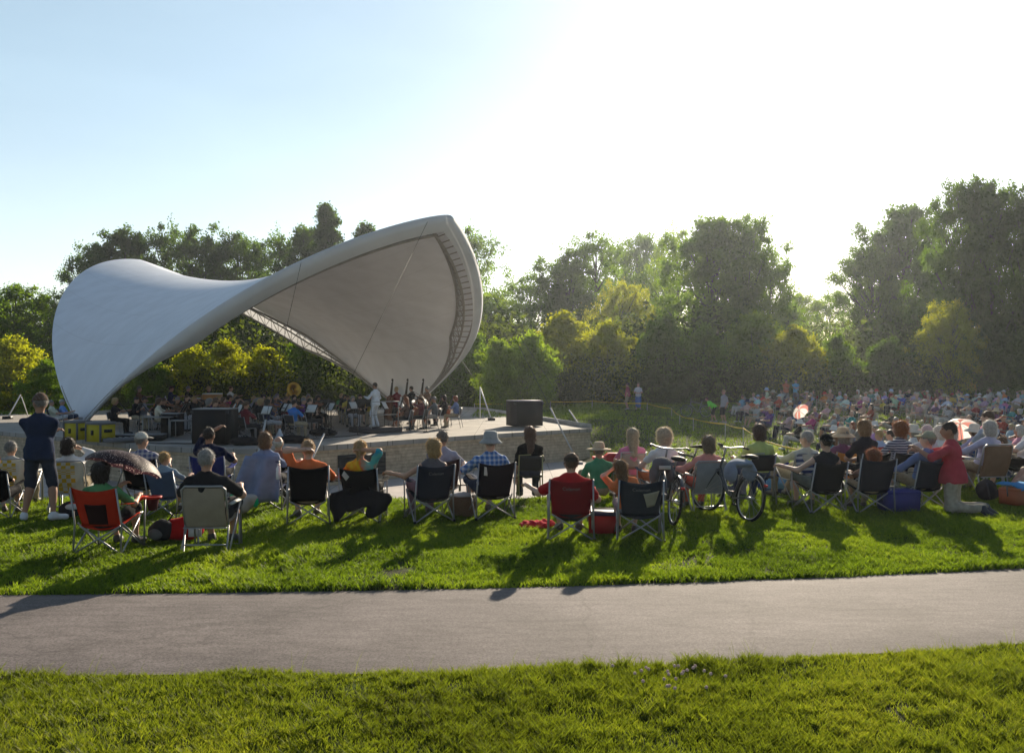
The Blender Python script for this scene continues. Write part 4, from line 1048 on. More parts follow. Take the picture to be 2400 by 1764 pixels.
_ch = {}
def chair_meshes(style):
    """[(part, mesh, colour key, sub-parts)]"""
    if style in _ch: return _ch[style]
    out = []; tb = lambda P, r=.011: MB().tube(P, r, 7).mesh('leg', tubem, True)
    if style in ('camp', 'campbig'):
        k = 1.0 if style == 'camp' else 1.06; bt = .80 * k
        back = MB().sheet(lambda u, v: ((u - .5) * (.46 + .1 * v), -.2 - .17 * v - .05 * (1 - (2 * u - 1) ** 2) * (1 - v * .4), .33 + (bt - .33) * v - .05 * v * (1 - (2 * u - 1) ** 2)), 10, 10, .008)
        out.append(('backrest', back.mesh('backrest', sling, True), 'c'))
        seat = MB().sheet(lambda u, v: ((u - .5) * .5, -.22 + .47 * v, .33 + .09 * v - .05 * (1 - (2 * u - 1) ** 2)), 8, 8, .008)
        out.append(('seat', seat.mesh('seat', sling, True), 'c'))
        for s in (-1, 1):
            arm = MB().sheet(lambda u, v: (s * (.3 + .045 * (u - .5) * 2), -.29 + .56 * v, .60 + .02 * v - .03 * np.sin(np.pi * v)), 3, 8, .008)
            out.append(('armrest', arm.mesh('armrest', sling, True), 'c'))
            out.append(('leg', tb([(s * .29, -.3, .01), (-s * .25, -.23, .33)]), 't')); out.append(('leg', tb([(s * .29, .27, .01), (-s * .25, .26, .42)]), 't'))
            out.append(('leg', tb([(s * .30, -.3, .01), (s * .27, .26, .43)]), 't')); out.append(('leg', tb([(s * .30, .27, .01), (s * .27, -.22, .36)]), 't'))
            out.append(('back_post', tb([(s * .29, -.3, .01), (s * .285, -.27, .35), (s * .275, -.385, bt - .01)]), 't'))
            out.append(('arm_post', tb([(s * .29, .27, .01), (s * .3, .27, .62)]), 't'))
            for yy in (-.3, .27): out.append(('foot', MB().lathe([(0, 0), (.022, 0), (.02, .03), (0, .035)], 8, (s * .295, yy, 0)).mesh('foot', plast), 'k'))
    elif style in ('lawn', 'tan', 'striped'):
        hb = .80; cm = webm if style == 'lawn' else stripes('blue_webbing', (.03, .05, .16), (.5, .5, .52), 3.2) if style == 'striped' else sling
        wd_ = .5 if style == 'lawn' else .48
        back = MB().sheet(lambda u, v: ((u - .5) * wd_, -.2 - .13 * v - .04 * np.sin(np.pi * v) - (.015 * np.sin(v * 40) ** 2 if style == 'lawn' else 0), .30 + (hb - .32) * v), 8, 24, .006)
        out.append(('backrest', back.mesh('backrest', cm, True), 'c'))
        seat = MB().sheet(lambda u, v: ((u - .5) * wd_, -.2 + .46 * v, .36 + .04 * v - .03 * np.sin(np.pi * v)), 8, 12, .006)
        out.append(('seat', seat.mesh('seat', cm, True), 'c'))
        x = wd_ / 2 + .015
        out.append(('frame', MB().tube([(-x, -.19, .3), (-x, -.27, .55), (-x, -.335, hb - .04), (-x + .04, -.345, hb), (x - .04, -.345, hb), (x, -.335, hb - .04), (x, -.27, .55), (x, -.19, .3)], .013, 7).mesh('frame', tubem, True), 't'))
        for s in (-1, 1):
            out.append(('leg', tb([(s * x, -.2, .34), (s * x, -.27, .01), (s * x * .5, -.275, .012)], .012), 't')); out.append(('leg', tb([(s * x, .27, .39), (s * x, .28, .01), (s * x * .5, .28, .012)], .012), 't'))
            out.append(('leg', tb([(s * (x + .03), -.26, .04), (s * (x + .03), .2, .56)], .011), 't'))
            out.append(('armrest', MB().box((s * (x + .03), .0, .58), (.05, .5, .022)).mesh('armrest', plast), 'a'))
            out.append(('arm_post', tb([(s * (x + .03), .26, .02), (s * (x + .03), .22, .57), (s * (x + .03), -.25, .585)], .011), 't'))
        out.append(('stretcher', tb([(-x, -.265, .1), (x, -.265, .1)], .009), 't')); out.append(('stretcher', tb([(-x, -.27, .3), (x, -.27, .3)], .009), 't'))
    elif style in ('fold', 'stage'):
        back = MB().sheet(lambda u, v: ((u - .5) * .4, -.2 - .07 * v - .03 * (1 - (2 * u - 1) ** 2), .56 + .26 * v), 8, 5, .03)
        out.append(('backrest', back.mesh('backrest', plast, True), 'c'))
        seat = MB().sheet(lambda u, v: ((u - .5) * .42, -.2 + .42 * v, .45 + .01 * v), 4, 4, .035)
        out.append(('seat', seat.mesh('seat', plast, True), 'c'))
        for s in (-1, 1):
            out.append(('leg', tb([(s * .215, -.3, .01), (s * .215, -.2, .46), (s * .21, -.29, .84)] + ([(0, -.31, .85)] if s < 0 else []), .012), 't'))
            out.append(('leg', tb([(s * .215, .22, .01), (s * .215, .2, .45), (s * .215, -.2, .45)], .012), 't'))
    elif style == 'crowd':
        back = MB().sheet(lambda u, v: ((u - .5) * .5, -.2 - .15 * v - .03 * (1 - (2 * u - 1) ** 2), .33 + .48 * v), 4, 3, .02).sheet(lambda u, v: ((u - .5) * .5, -.22 + .47 * v, .33 + .08 * v), 3, 3, .02)
        out.append(('sling', back.mesh('sling', sling, True), 'c'))
        mb = MB()
        for s in (-1, 1):
            for a_, b_ in (((s * .28, -.3, 0), (-s * .25, -.23, .33)), ((s * .28, .27, 0), (-s * .25, .26, .42)), ((s * .28, .27, 0), (s * .29, .27, .62)), ((s * .28, -.3, 0), (s * .27, -.36, .8)), ((s * .29, .27, .61), (s * .28, -.32, .58))): mb.tube([a_, b_], .014, 5)
        out.append(('frame', mb.mesh('frame', tubem), 't'))
    _ch[style] = out
    return out
KEYC = {'t': (.32, .32, .33), 'k': (.02, .02, .02), 'a': (.45, .45, .43)}
def chair(style, label, x, y, yaw, c, t=None, group='folding chairs on the near lawn', name=None, z=None, text=None, sc=1.0, mark=None):
    root = thing(name or {'camp': 'camp_chair', 'campbig': 'camp_chair', 'lawn': 'lawn_chair', 'striped': 'lawn_chair', 'tan': 'lawn_chair', 'fold': 'folding_chair', 'stage': 'stage_chair', 'crowd': 'camp_chair'}[style], label, 'chair', (x, y, (G(x, y) if z is None else z)), R_(yaw), group)
    root.scale = (sc,) * 3
    bk = None
    for nm, me, k in chair_meshes(style):
        o = link(nm, me, root, col={'c': c, 't': t or KEYC['t'], 'k': KEYC['k'], 'a': KEYC['a']}[k])
        if nm == 'backrest': bk = o
    if mark:   # (name, colour, outline in back coordinates u, v)
        bt = .8 if style == 'camp' else .85; mb = MB(); O = np.array(mark[2], float); n = 7
        u0, v0 = np.meshgrid(np.linspace(0, 1, n), np.linspace(0, 1, n), indexing='ij')
        q4 = [(1 - u0) * (1 - v0), u0 * (1 - v0), u0 * v0, (1 - u0) * v0]
        U = sum(w_ * O[k, 0] for k, w_ in enumerate(q4)); Vv = sum(w_ * O[k, 1] for k, w_ in enumerate(q4))
        mb.sheet(lambda u, v: ((U - .5) * (.46 + .1 * Vv), -.2 - .17 * Vv - .05 * (1 - (2 * U - 1) ** 2) * (1 - Vv * .4) - .008, .33 + (bt - .33) * Vv - .05 * Vv * (1 - (2 * U - 1) ** 2)), n - 1, n - 1, .004)
        link(mark[0], mb.mesh(mark[0], sling), bk, col=mark[1])
    if text:
        cu = bpy.data.curves.new('lettering', 'FONT'); cu.body = text; cu.size = .062; cu.align_x = 'CENTER'; cu.extrude = .001
        tx = bpy.data.objects.new('lettering', cu); COL.objects.link(tx)
        dg = bpy.context.evaluated_depsgraph_get(); me = bpy.data.meshes.new_from_object(tx.evaluated_get(dg)); bpy.data.objects.remove(tx)
        co = np.zeros(len(me.vertices) * 3, np.float32); me.vertices.foreach_get('co', co); co = co.reshape(-1, 3)
        u = co[:, 0] / .55 + .5; v = .76 + co[:, 1] / .47; bt = .8 if style == 'camp' else .85
        yy = -.2 - .17 * v - .05 * (1 - (2 * u - 1) ** 2) * (1 - v * .4) - .012 - co[:, 2]; zz = .33 + (bt - .33) * v - .05 * v * (1 - (2 * u - 1) ** 2)
        me.vertices.foreach_set('co', np.stack([co[:, 0], yy, zz], -1).astype(np.float32).ravel()); me.materials.clear(); me.materials.append(letter); me.update()
        link('lettering', me, bk)
    return root

# ------------------------------------------------------------------ the people in front
NV, BK, DG, WH, GY = (.009, .013, .036), (.006, .006, .007), (.022, .022, .026), (.62, .61, .6), (.22, .22, .23)
JN, KH, RD, PK, OR = (.035, .05, .10), (.30, .25, .17), (.30, .018, .02), (.60, .20, .32), (.62, .15, .05)
H_GR, H_WH, H_BL, H_BR, H_DB, H_RD = (.22, .21, .20), (.55, .53, .50), (.42, .28, .12), (.09, .045, .02), (.025, .015, .01), (.25, .07, .02)
def seat(px, d, yaw, ch, pl, sp, dx=0., dy=0., cl=None, hip=.40, z=None, sc=1., over=None, ckw=None):
    """a chair and the person in it: two things at the same place"""
    x = at(px, d); z = G(x, d) if z is None else z
    if ch: chair(ch[0], cl, x, d, yaw, ch[1], ch[2] if len(ch) > 2 else None, z=z, sc=sc, **(ckw or {}))
    sp = dict({'pose': 'sit', 'hip': hip, 'lean': 17, 'hy': -.08, 'feet': .3}, **sp)
    c, s = math.cos(R_(yaw)), math.sin(R_(yaw))
    return person(sp, pl, (x + dx * c - dy * s, d + dx * s + dy * c, z), R_(yaw), over=over)
def P(shirt, pants, hair, hairc, skin_='f', **k):
    d = {'hair': hair, 'col': {'shirt': shirt, 'pants': pants, 'hair': hairc, 'skin': SK[skin_], 'shoe': k.pop('shoe', (.06, .055, .05)), 'hat': k.pop('hatc', (.4, .38, .34))}}
    d.update(k); return d
# standing man, arms folded
x = at(92, 12.9)
person(P((.018, .028, .06), (.028, .035, .055), 'short', H_GR, 't', pose='stand', s=1.07, b=1.05, belly=.3, L='cross', R='cross', leg=1.08, sleeve=.8, stance=.2, head=(38, -4, 0), hat=('cap',), hatc=(.12, .075, .055), shoe=(.6, .6, .6), toeR=(.8, .6, 0), toeL=(-.3, 1, 0)), 'man standing with folded arms in navy tee, dark shorts and brown cap', (x, 12.9, G(x, 12.9)), R_(8))
seat(2, 13.3, 5, ('camp', BK), 'child with short reddish hair in a dark shirt at the edge of the picture', P(BK, DG, 'short', (.16, .06, .025), s=.74, L='lap', R='lap', leg=1), cl='black camp chair at the far left holding a red haired child', hip=.36, sc=.85)
seat(40, 14.3, 5, ('lawn', WH), 'grey haired person sitting behind the standing man in the brown cap', P((.3, .31, .3), KH, 'short', H_GR, s=.92, L='lap', R='lap'), cl='yellow and white webbed lawn chair half hidden behind the standing man', hip=.36)
seat(172, 13.9, 8, ('lawn', WH), 'dark haired woman in white shirt with a hand raised to her face', P(WH, KH, 'bob', H_DB, fem=1, L='lap', R='face', sleeve=1.6, head=(-18, 0, 0), s=.97), cl='yellow and white checked webbed lawn chair beside the dotted umbrella', hip=.40)
r_, J = seat(258, 10.7, -4, ('camp', (.42, .03, .012)), 'person in green tee under a small dark dotted umbrella in a red chair', P((.1, .27, .11), DG, 'bob', H_DB, L=(.02, .30, .42), R='rest', s=.93, leg=1, head=(0, 6, 0)), cl='bright red camp chair with silver crossed legs and a red cup holder', hip=.36, ckw={'mark': ('mesh_panel', (.02, .008, .008), [(.25, .05), (.75, .05), (.75, .62), (.25, .62)])})
seat(344, 14.4, 3, ('camp', BK), 'man in pale grey cap and checked collar beyond the dotted umbrella', P((.16, .16, .28), KH, 'short', H_GR, hat=('cap',), hatc=(.5, .5, .46), s=1.02, head=(-30, 0, 0), sleeve=.9), cl='black camp chair with the grey capped man, behind the umbrella', hip=.42, over={'shirt': plaid('check_shirt', (.1, .1, .22), (.3, .3, .36), (.5, .45, .45))})
seat(404, 13.4, -15, ('camp', (.06, .09, .16)), 'blond child leaning sideways in a blue grey chair', P((.22, .28, .34), JN, 'short', H_BL, s=.76, L='lap', R='rest', head=(-25, 0, 0), leg=1), cl='blue grey camp chair with a blond child beside the umbrella', hip=.38, sc=.9)
seat(498, 14.9, 5, ('camp', (.02, .03, .16)), 'man in navy shirt shading his eyes with his raised hand', P(NV, DG, 'short', H_DB, 't', L=(.06, .12, .74, -1, .1, .15), R='rest', s=1.03, b=1.1, head=(-8, 0, 0)), cl='royal blue camp chair of the man shading his eyes', hip=.46)
seat(497, 10.75, 2, ('tan', (.30, .25, .19)), 'balding grey haired man in black tee in the tan lawn chair', P((.018, .018, .02), DG, 'short', (.30, .29, .28), L='rest', R='rest', s=1.02, b=1.2, leg=1, hair_='x'), cl='tan mesh lawn chair with a grey tube frame, nearest to the path', hip=.44, z=1.41)
seat(633, 14.2, -4, ('camp', (.10, .12, .20)), 'woman with brown bobbed hair wrapped in a blue grey shawl', P((.18, .22, .34), DG, 'bob', (.17, .10, .05), fem=1, L='lap', R='lap', sleeve=1.9, s=.98), cl='camp chair draped with a long blue grey shawl', hip=.46)
seat(662, 16.6, -5, ('camp', BK), 'bald headed man seen just beyond the bobbed brown hair', P((.3, .12, .08), DG, 'bald', H_WH, s=1.0), cl='dark camp chair on the slope beyond the shawl covered chair', hip=.46)
seat(722, 12.8, 14, ('campbig', BK), 'man in orange tee resting his arm behind his head in a black chair', P(OR, KH, 'short', (.38, .25, .13), 'p', L='behind', R='rest', s=1.03, b=1.15, leg=1, head=(-12, 0, 0)), cl='tilted black camp chair with a water bottle in its cup holder', hip=.40)
seat(852, 13.0, -3, ('camp', BK), 'blonde person in yellow and orange tie-dye shirt with a hand at the head', P((.6, .3, .05), DG, 'pony', H_BL, fem=1, L='rest', R='behind', s=.97, sleeve=.95), cl='black camp chair with a small white diamond tag and a dark jacket hanging below', hip=.42, ckw={'mark': ('tag', (.6, .58, .55), [(.06, .78), (.16, .62), (.27, .78), (.15, .95)])}, over={'shirt': tiedye()})
seat(1005, 13.0, 22, ('campbig', (.022, .025, .038)), 'blonde woman stretching her bare arm to the left from a slate grey chair', P((.12, .11, .12), (.2, .12, .16), 'bob', H_BL, 'f', fem=1, sleeve=0, L='out', R='lap', s=1.0, head=(15, 0, 0)), cl='slate grey camp chair turned toward the stage, with faint lettering', hip=.42, ckw={'text': 'Coleman'})
seat(1036, 14.4, 6, ('camp', (.05, .03, .03)), 'grey haired man in a lavender grey shirt behind the blonde woman', P((.30, .29, .36), KH, 'short', (.16, .14, .12), s=1.0, R='rest', L='lap'), cl='dark camp chair partly behind the slate grey chair', hip=.46)
seat(1150, 13.3, 16, ('campbig', (.011, .009, .013)), 'man in grey bucket hat and blue checked shirt in a black chair', P((.1, .18, .4), (.03, .045, .09), 'short', H_GR, 'p', hat=('bucket',), hatc=(.30, .31, .31), L='rest', R='rest', leg=1, s=1.05, b=1.05, sleeve=.9), cl='black camp chair with a grey cross of legs and white label', hip=.46, dx=-.06, ckw={'mark': ('tag', (.6, .58, .56), [(.14, .66), (.24, .66), (.21, .92), (.15, .92)])}, over={'shirt': plaid('blue_check', (.05, .12, .34), (.2, .32, .55), (.5, .52, .56))})
seat(1241, 15.4, 4, ('fold', (.03, .03, .03), (.33, .30, .14)), 'slim person with long brown hair and black shirt on a small folding chair', P(BK, (.03, .035, .06), 'long', (.11, .055, .03), fem=1, sleeve=.9, L='down', R='lap', s=.98, lean=4), cl='small black folding chair with a yellowish metal frame', hip=.50, sc=.78 if 0 else .95)
seat(1337, 11.6, -2, ('camp', (.17, .008, .012)), 'man in red tee and dark visor in the dark red chair', P((.38, .015, .02), DG, 'short', (.10, .055, .03), 'p', hat=('visor',), hatc=(.05, .04, .035), L='out', R=(.3, .2, .12), s=1.0, b=1.15, leg=1, lean=22, head=(10, 6, 0)), cl='dark red camp chair with grey lettering across its back', hip=.36, ckw={'text': 'Coleman'})
x = at(1402, 15.2); person(P((.06, .26, .14), KH, 'short', H_GR, pose='floor', hat=('straw',), hatc=(.56, .45, .30), L='lap', R='lap', s=1.0, lean=6), 'person in broad straw hat and green tee sitting low on the grass', (x, 15.2, G(x, 15.2) + .08), R_(10))
seat(1497, 11.5, -3, ('camp', (.03, .034, .045)), 'child with long brown hair in orange tee curled in the slate chair', P((.62, .17, .06), (.22, .22, .26), 'long', (.16, .085, .035), 'p', fem=1, s=.8, L=(-.22, .12, .62, -1, .2, -.3), R='lap', side=-14, leg=1, head=(20, 0, -10)), cl='slate camp chair with lettering and a beige patch on its back', hip=.42, dx=-.13, ckw={'text': 'Coleman', 'mark': ('patch', (.32, .29, .22), [(.66, .25), (.86, .3), (.93, .72), (.55, .68)])})
seat(1474, 15.0, 8, ('fold', (.34, .28, .24), (.45, .45, .45)), 'woman with straight grey blonde hair in pink top', P(PK, KH, 'long', (.38, .33, .24), fem=1, s=1.0, L='lap', R='lap'), cl='beige backed chair of the woman in pink', hip=.46)
seat(1548, 14.3, 12, ('camp', (.1, .12, .16)), 'woman with pale curly hair and white top behind the first bicycle', P(WH, (.5, .14, .06), 'curly', (.55, .46, .34), 'p', fem=1, sleeve=.5, s=1.02, L='rest', R='rest', lean=8, head=(20, 10, 0)), cl='grey blue camp chair behind the first bicycle', hip=.46)
seat(1648, 13.9, 10, ('tan', (.25, .26, .28)), 'woman in grey cap and salmon pink shirt behind the second bicycle', P((.66, .26, .22), (.5, .14, .1), 'bob', (.2, .14, .09), 'p', fem=1, hat=('cap',), hatc=(.34, .34, .35), sleeve=1.6, L='out', R='lap', s=.98), cl='grey mesh lawn chair seen through the bicycle front wheel', hip=.42)
seat(1727, 15.6, 20, None, 'small child in a striped cap between the bicycle and the yellow green shirt', P((.2, .2, .3), JN, 'short', H_BR, s=.66, hat=('cap',), hatc=(.32, .34, .42), L='lap', R='lap', pose='floor'))
seat(1772, 14.6, 10, ('fold', (.02, .02, .022)), 'woman with dark brown bobbed hair in a yellow green top', P((.38, .46, .16), JN, 'bob', (.045, .02, .013), fem=1, s=1.02, sleeve=1.5, L='rest', R='rest', lean=6), cl='black backed folding chair of the woman in yellow green', hip=.50)
seat(1866, 15.1, 18, ('striped', WH), 'grey haired man in cream shirt leaning in a blue striped chair', P((.52, .5, .42), (.35, .3, .22), 'short', (.4, .38, .36), 'p', s=1.03, L='rest', R='out', sleeve=1.3, head=(28, 0, 0), lean=24), cl='low lawn chair with a navy and white striped back', hip=.40, over=None)
seat(1918, 13.8, 12, ('camp', (.012, .013, .015)), 'man in black cap and black sleeveless top with his bare arm stretched out', P((.02, .02, .025), (.1, .13, .12), 'short', H_DB, 'p', hat=('capback',), hatc=(.02, .02, .02), sleeve=0, L='out', R='rest', leg=1, s=1.02), cl='dark camp chair of the man in the black cap', hip=.42)
seat(1955, 16.0, 22, ('camp', (.62, .26, .05)), 'person in pale straw sun hat and plum shirt beside an orange chair back', P((.14, .05, .12), KH, 'bob', H_GR, fem=1, hat=('sun',), hatc=(.56, .42, .28), s=1.0), cl='orange camp chair beside the straw sun hat', hip=.42)
seat(2022, 15.1, 15, ('camp', BK), 'woman with light brown hair in a black shirt leaning forward', P((.02, .018, .025), DG, 'bob', (.28, .16, .07), fem=1, s=1.04, L='lap', R='lap', lean=-2), cl='black camp chair hidden behind the charcoal chair', hip=.50)
seat(2033, 13.75, 4, ('campbig', (.018, .019, .028)), 'child with auburn hair sunk low in the charcoal chair', P((.2, .1, .08), KH, 'curly', H_RD, s=.78, L='rest', R='rest', head=(15, 0, 0)), cl='charcoal camp chair with pale crossed legs and a square shadow', hip=.36)
seat(2096, 15.2, 14, ('camp', BK), 'woman with red brown hair in a navy and white striped top', P((.1, .1, .2), DG, 'curly', (.28, .10, .03), 'p', fem=1, s=1.02, sleeve=1.2, head=(25, 6, 0), lean=8), cl='dark camp chair of the woman in stripes', hip=.48, over={'shirt': stripes('navy_stripe', (.02, .025, .07), (.5, .5, .52), 7.5, 2, 1.2)})
seat(2152, 14.0, 14, ('camp', (.016, .018, .03)), 'man in khaki cap and blue shirt leaning back in a dark chair', P((.14, .19, .36), KH, 'short', H_GR, 'p', hat=('cap',), hatc=(.34, .33, .23), L=(-.42, .25, .16), R='rest', s=1.03, sleeve=1.6, head=(35, 8, 0)), cl='dark slate camp chair left of the kneeling man', hip=.42)
seat(2152, 16.8, 18, ('camp', WH), 'person in pale pink cap among the white haired listeners', P((.5, .46, .5), KH, 'short', H_WH, hat=('cap',), hatc=(.6, .42, .42), s=1.0), cl='pale camp chair of the person in the pink cap', hip=.42)
seat(2182, 17.4, 18, ('camp', (.28, .02, .05)), 'white haired woman in pale blue top beside the pink cap', P((.42, .5, .58), KH, 'bob', H_WH, 'p', fem=1, s=1.0), cl='crimson camp chair of the white haired woman in pale blue', hip=.40)
seat(2208, 16.8, 20, ('camp', (.3, .02, .04)), 'white haired woman in pale mint top next to the kneeling man', P((.45, .52, .48), KH, 'bob', H_WH, 'p', fem=1, s=.97), cl='crimson camp chair of the white haired woman in mint', hip=.38)
x = at(2233, 13.7); person(P((.40, .045, .065), (.36, .31, .24), 'short', (.045, .025, .018), 't', pose='kneel', s=1.06, b=1.1, L=(-.28, .42, .40), R=(-.05, .48, .36), sleeve=.95, lean=-3, head=(20, 4, 0), shoe=(.04, .04, .055)), 'man in raspberry red shirt and khaki trousers kneeling upright on the lawn', (x, 13.7, G(x, 13.7)), R_(52))
seat(2303, 15.3, 12, ('tan', (.20, .125, .075)), 'white haired woman in lilac shirt in the high brown chair', P((.42, .42, .56), KH, 'bob', H_WH, 'p', fem=1, s=1.0, L='out', sleeve=1.5), cl='brown fabric high backed chair right of the kneeling man', hip=.50, sc=1.1, dy=.06)
x = at(2318, 18.6); person(P((.34, .38, .46), JN, 'short', (.10, .055, .03), 'p', pose='kneel', s=1.12, L='lap', R='lap', head=(25, 5, 0)), 'dark haired man in light grey tee rising above the white haired woman', (x, 18.6, G(x, 18.6)), R_(25))
x = at(2350, 16.8); person(P((.03, .035, .06), JN, 'short', (.13, .07, .035), pose='floor', s=.86, L='lap', R='lap', head=(40, 6, 0)), 'boy with short brown hair in dark shirt sitting low behind the bare knees', (x, 16.8, G(x, 16.8) + .12), R_(30))
seat(2392, 15.7, 58, ('camp', BK), 'man in white tee and black shorts seated sideways at the right edge', P((.55, .56, .6), BK, 'short', (.07, .05, .04), 'p', s=1.05, leg=.95, L='lap', R='lap', lean=10, head=(10, 0, 0), belly=.6), cl='black camp chair of the man in white tee and black shorts', hip=.50)
seat(2462, 14.6, 62, ('lawn', WH), 'person cut off by the right edge with bare crossed legs stretched forward', P((.3, .3, .34), KH, 'short', H_BR, 'p', s=1.04, leg=.6, lL=(-.1, .82, .1, 0, .4, 1), lR=(.1, .7, .1, 0, .6, 1), L='rest', R='rest'), cl='lawn chair at the right edge behind bare legs', hip=.42)

# ------------------------------------------------------------------ things lying about
def prop(name, label, cat, parts, px=None, d=None, yaw=0, loc=None, group=None):
    x = at(px, d) if loc is None else loc[0]
    t = thing(name, label, cat, (x, d, float(ground_z(x, d)) + .02) if loc is None else loc, R_(yaw), group)
    for nm, me, c in parts: link(nm, me, t, col=c)
    return t
def soft(prims, h=.018, wob=(.008, 20, 1), k=.05): v, q_ = sdf_mesh(prims, h, k, (), wob); return lambda nm, m_: mesh_np(nm, v, q_, m_, True)
prop('duffel_bag', 'red duffel bag with a white panel under the tan lawn chair', 'bag', [('body', soft([ell((0, 0, .13), (.27, .17, .15)), ell((-.2, .02, .08), (.16, .14, .09)), cone((.05, 0, .2), (.12, 0, .3), .06, .03)])('body', cloth), (.42, .012, .012)), ('panel', MB().sheet(lambda u, v: (.1 + .16 * u, -.17 - .0 * v, .06 + .13 * v), 2, 2, .01).mesh('panel', cloth), (.5, .5, .52)), ('strap', MB().tube([(-.2, -.02, .2), (-.1, -.04, .34), (.1, -.04, .36), (.2, -.02, .22)], .012, 5).mesh('strap', cloth), (.04, .04, .04))], 428, 11.3, 10)
prop('backpack', 'small black backpack with grey top beside the red duffel bag', 'bag', [('body', soft([ell((0, 0, .12), (.17, .13, .13)), ell((.05, -.03, .2), (.1, .09, .06))])('body', cloth), (.03, .03, .034)), ('pocket', soft([ell((0, -.12, .1), (.1, .05, .07))])('pocket', cloth), (.12, .12, .12))], 378, 11.2, -15)
prop('tote_bag', 'bundled white tote bag with green ribbon ties on the lawn', 'bag', [('body', soft([ell((0, 0, .16), (.2, .14, .13), np.array(Euler((0, -.5, 0)).to_matrix())), ell((.12, 0, .24), (.12, .11, .09))])('body', cloth), (.36, .35, .32)), ('tie', soft([ell((-.05, -.02, .31), (.12, .06, .035)), ell((.2, -.02, .2), (.05, .06, .08))], .014)('tie', cloth), (.02, .35, .16))], 566, 13.4, 15)
prop('sweater', 'crumpled red sweater lying on the grass left of the red chair', 'sweater', [('cloth', soft([ell((-.12, 0, .04), (.14, .12, .05)), ell((.1, .03, .045), (.15, .13, .055)), ell((.0, -.08, .03), (.12, .08, .04))], .014, (.016, 34, 2))('cloth', cloth), (.5, .03, .04))], 1258, 12.35, 0)
def cooler(name, label, px, d, yaw, c, lid, dims):
    w_, l_, h_ = dims
    prop(name, label, 'cooler', [('body', MB().box((0, 0, h_ * .42), (w_, l_, h_ * .84), taper=1.04).mesh('body', plast), c), ('lid', MB().box((0, 0, h_ * .92), (w_ * 1.06, l_ * 1.06, h_ * .15), taper=.95).mesh('lid', plast), lid), ('handle', MB().tube([(-w_ * .54, 0, h_ * .5), (-w_ * .58, 0, h_ * 1.12), (w_ * .58, 0, h_ * 1.12), (w_ * .54, 0, h_ * .5)], .012, 6).mesh('handle', plast, True), (.1, .1, .1))], px, d, yaw)
cooler('cooler', 'royal blue cooler box under the dark slate chair', 2106, 13.7, 8, (.02, .025, .16), (.03, .035, .2), (.5, .34, .32))
cooler('cooler', 'small red cooler bag with dark lid between the two lettered chairs', 1412, 11.9, -6, (.34, .02, .02), (.05, .06, .12), (.36, .3, .28))
cooler('cooler', 'low orange brown cooler box in front of the bare legs', 2385, 14.1, 30, (.3, .09, .04), (.33, .11, .05), (.5, .3, .26))
prop('litter_bin', 'white square litter bin with red top behind the pink top', 'bin', [('bin', MB().box((0, 0, .45), (.72, .6, .9), taper=1.05).mesh('bin', plast), (.42, .43, .44)), ('lid', MB().box((0, 0, .93), (.8, .68, .06)).box((.05, 0, 1.0), (.5, .4, .09), taper=.7).mesh('lid', plast), (.38, .02, .02)), ('rib', MB().box((0, -.33, .45), (.05, .04, .86)).mesh('rib', plast), (.3, .3, .31))], 1440, 18.2, 5)
prop('picnic_bag', 'blue and pale blue insulated bag standing behind the yellow green top', 'bag', [('body', soft([ell((0, 0, .35), (.4, .25, .36))], .03, (.012, 14, 1))('body', cloth), (.03, .06, .26)), ('front_panel', MB().box((.02, -.27, .28), (.5, .04, .26)).mesh('front_panel', cloth), (.16, .36, .62)), ('top_flap', MB().sheet(lambda u, v: ((u - .5) * .7, -.2 + .4 * v, .68 + .05 * np.sin(np.pi * u)), 6, 3, .03).mesh('top_flap', cloth, True), (.55, .56, .6))], 1815, 16.8, 0)
z0 = G(at(645, 12.8), 12.8)
prop('water_bottle', 'clear plastic water bottle in the armrest of the tilted black chair', 'bottle', [('bottle', MB().lathe([(0, 0), (.033, 0), (.034, .09), (.03, .12), (.034, .15), (.014, .19), (.014, .205)], 12).mesh('bottle', mat('bottle_plastic', (.55, .62, .7), .12, spec=.6, trans=.3), True), (1, 1, 1)), ('cap', MB().lathe([(0, .2), (.016, .2), (.016, .222), (0, .222)], 10).mesh('cap', plast), (.5, .5, .55))], loc=(at(650, 12.7), 12.75, z0 + .62))
jk = MB()
for s, wd_, dp in ((-1, .34, .34), (1, .3, .3)):
    jk.sheet(lambda u, v: (s * (.12 + .3 * u + .04 * np.sin(5 * v)), -.3 - .1 * np.sin(np.pi * u), .5 - .42 * v * (.75 + .25 * np.sin(3 * u + s)) - .1 * u), 8, 8, .012)
jk.sheet(lambda u, v: ((u - .5) * .5, -.33 - .06 * np.sin(np.pi * u), .42 - .24 * v - .04 * np.sin(7 * u)), 10, 6, .012)
prop('jacket', 'dark jacket hung over the back of the tie-dye chair', 'jacket', [('cloth', jk.mesh('cloth', cloth, True), (.016, .015, .018))], 855, 12.98, -3)
sw_ = MB().sheet(lambda u, v: ((u - .5) * (.52 + .26 * v) - .10 * v, -.42 - .09 * np.sin(11 * u + 2 * v) * (.2 + v) - .04 * (1 - (2 * u - 1) ** 2) + .04 * (1 - v), .88 - .72 * v), 14, 10, .012)
prop('shawl', 'long blue grey shawl hanging over a chair back beside the black tilted chair', 'shawl', [('cloth', sw_.mesh('cloth', cloth, True), (.20, .24, .36))], 633, 14.2, -4)
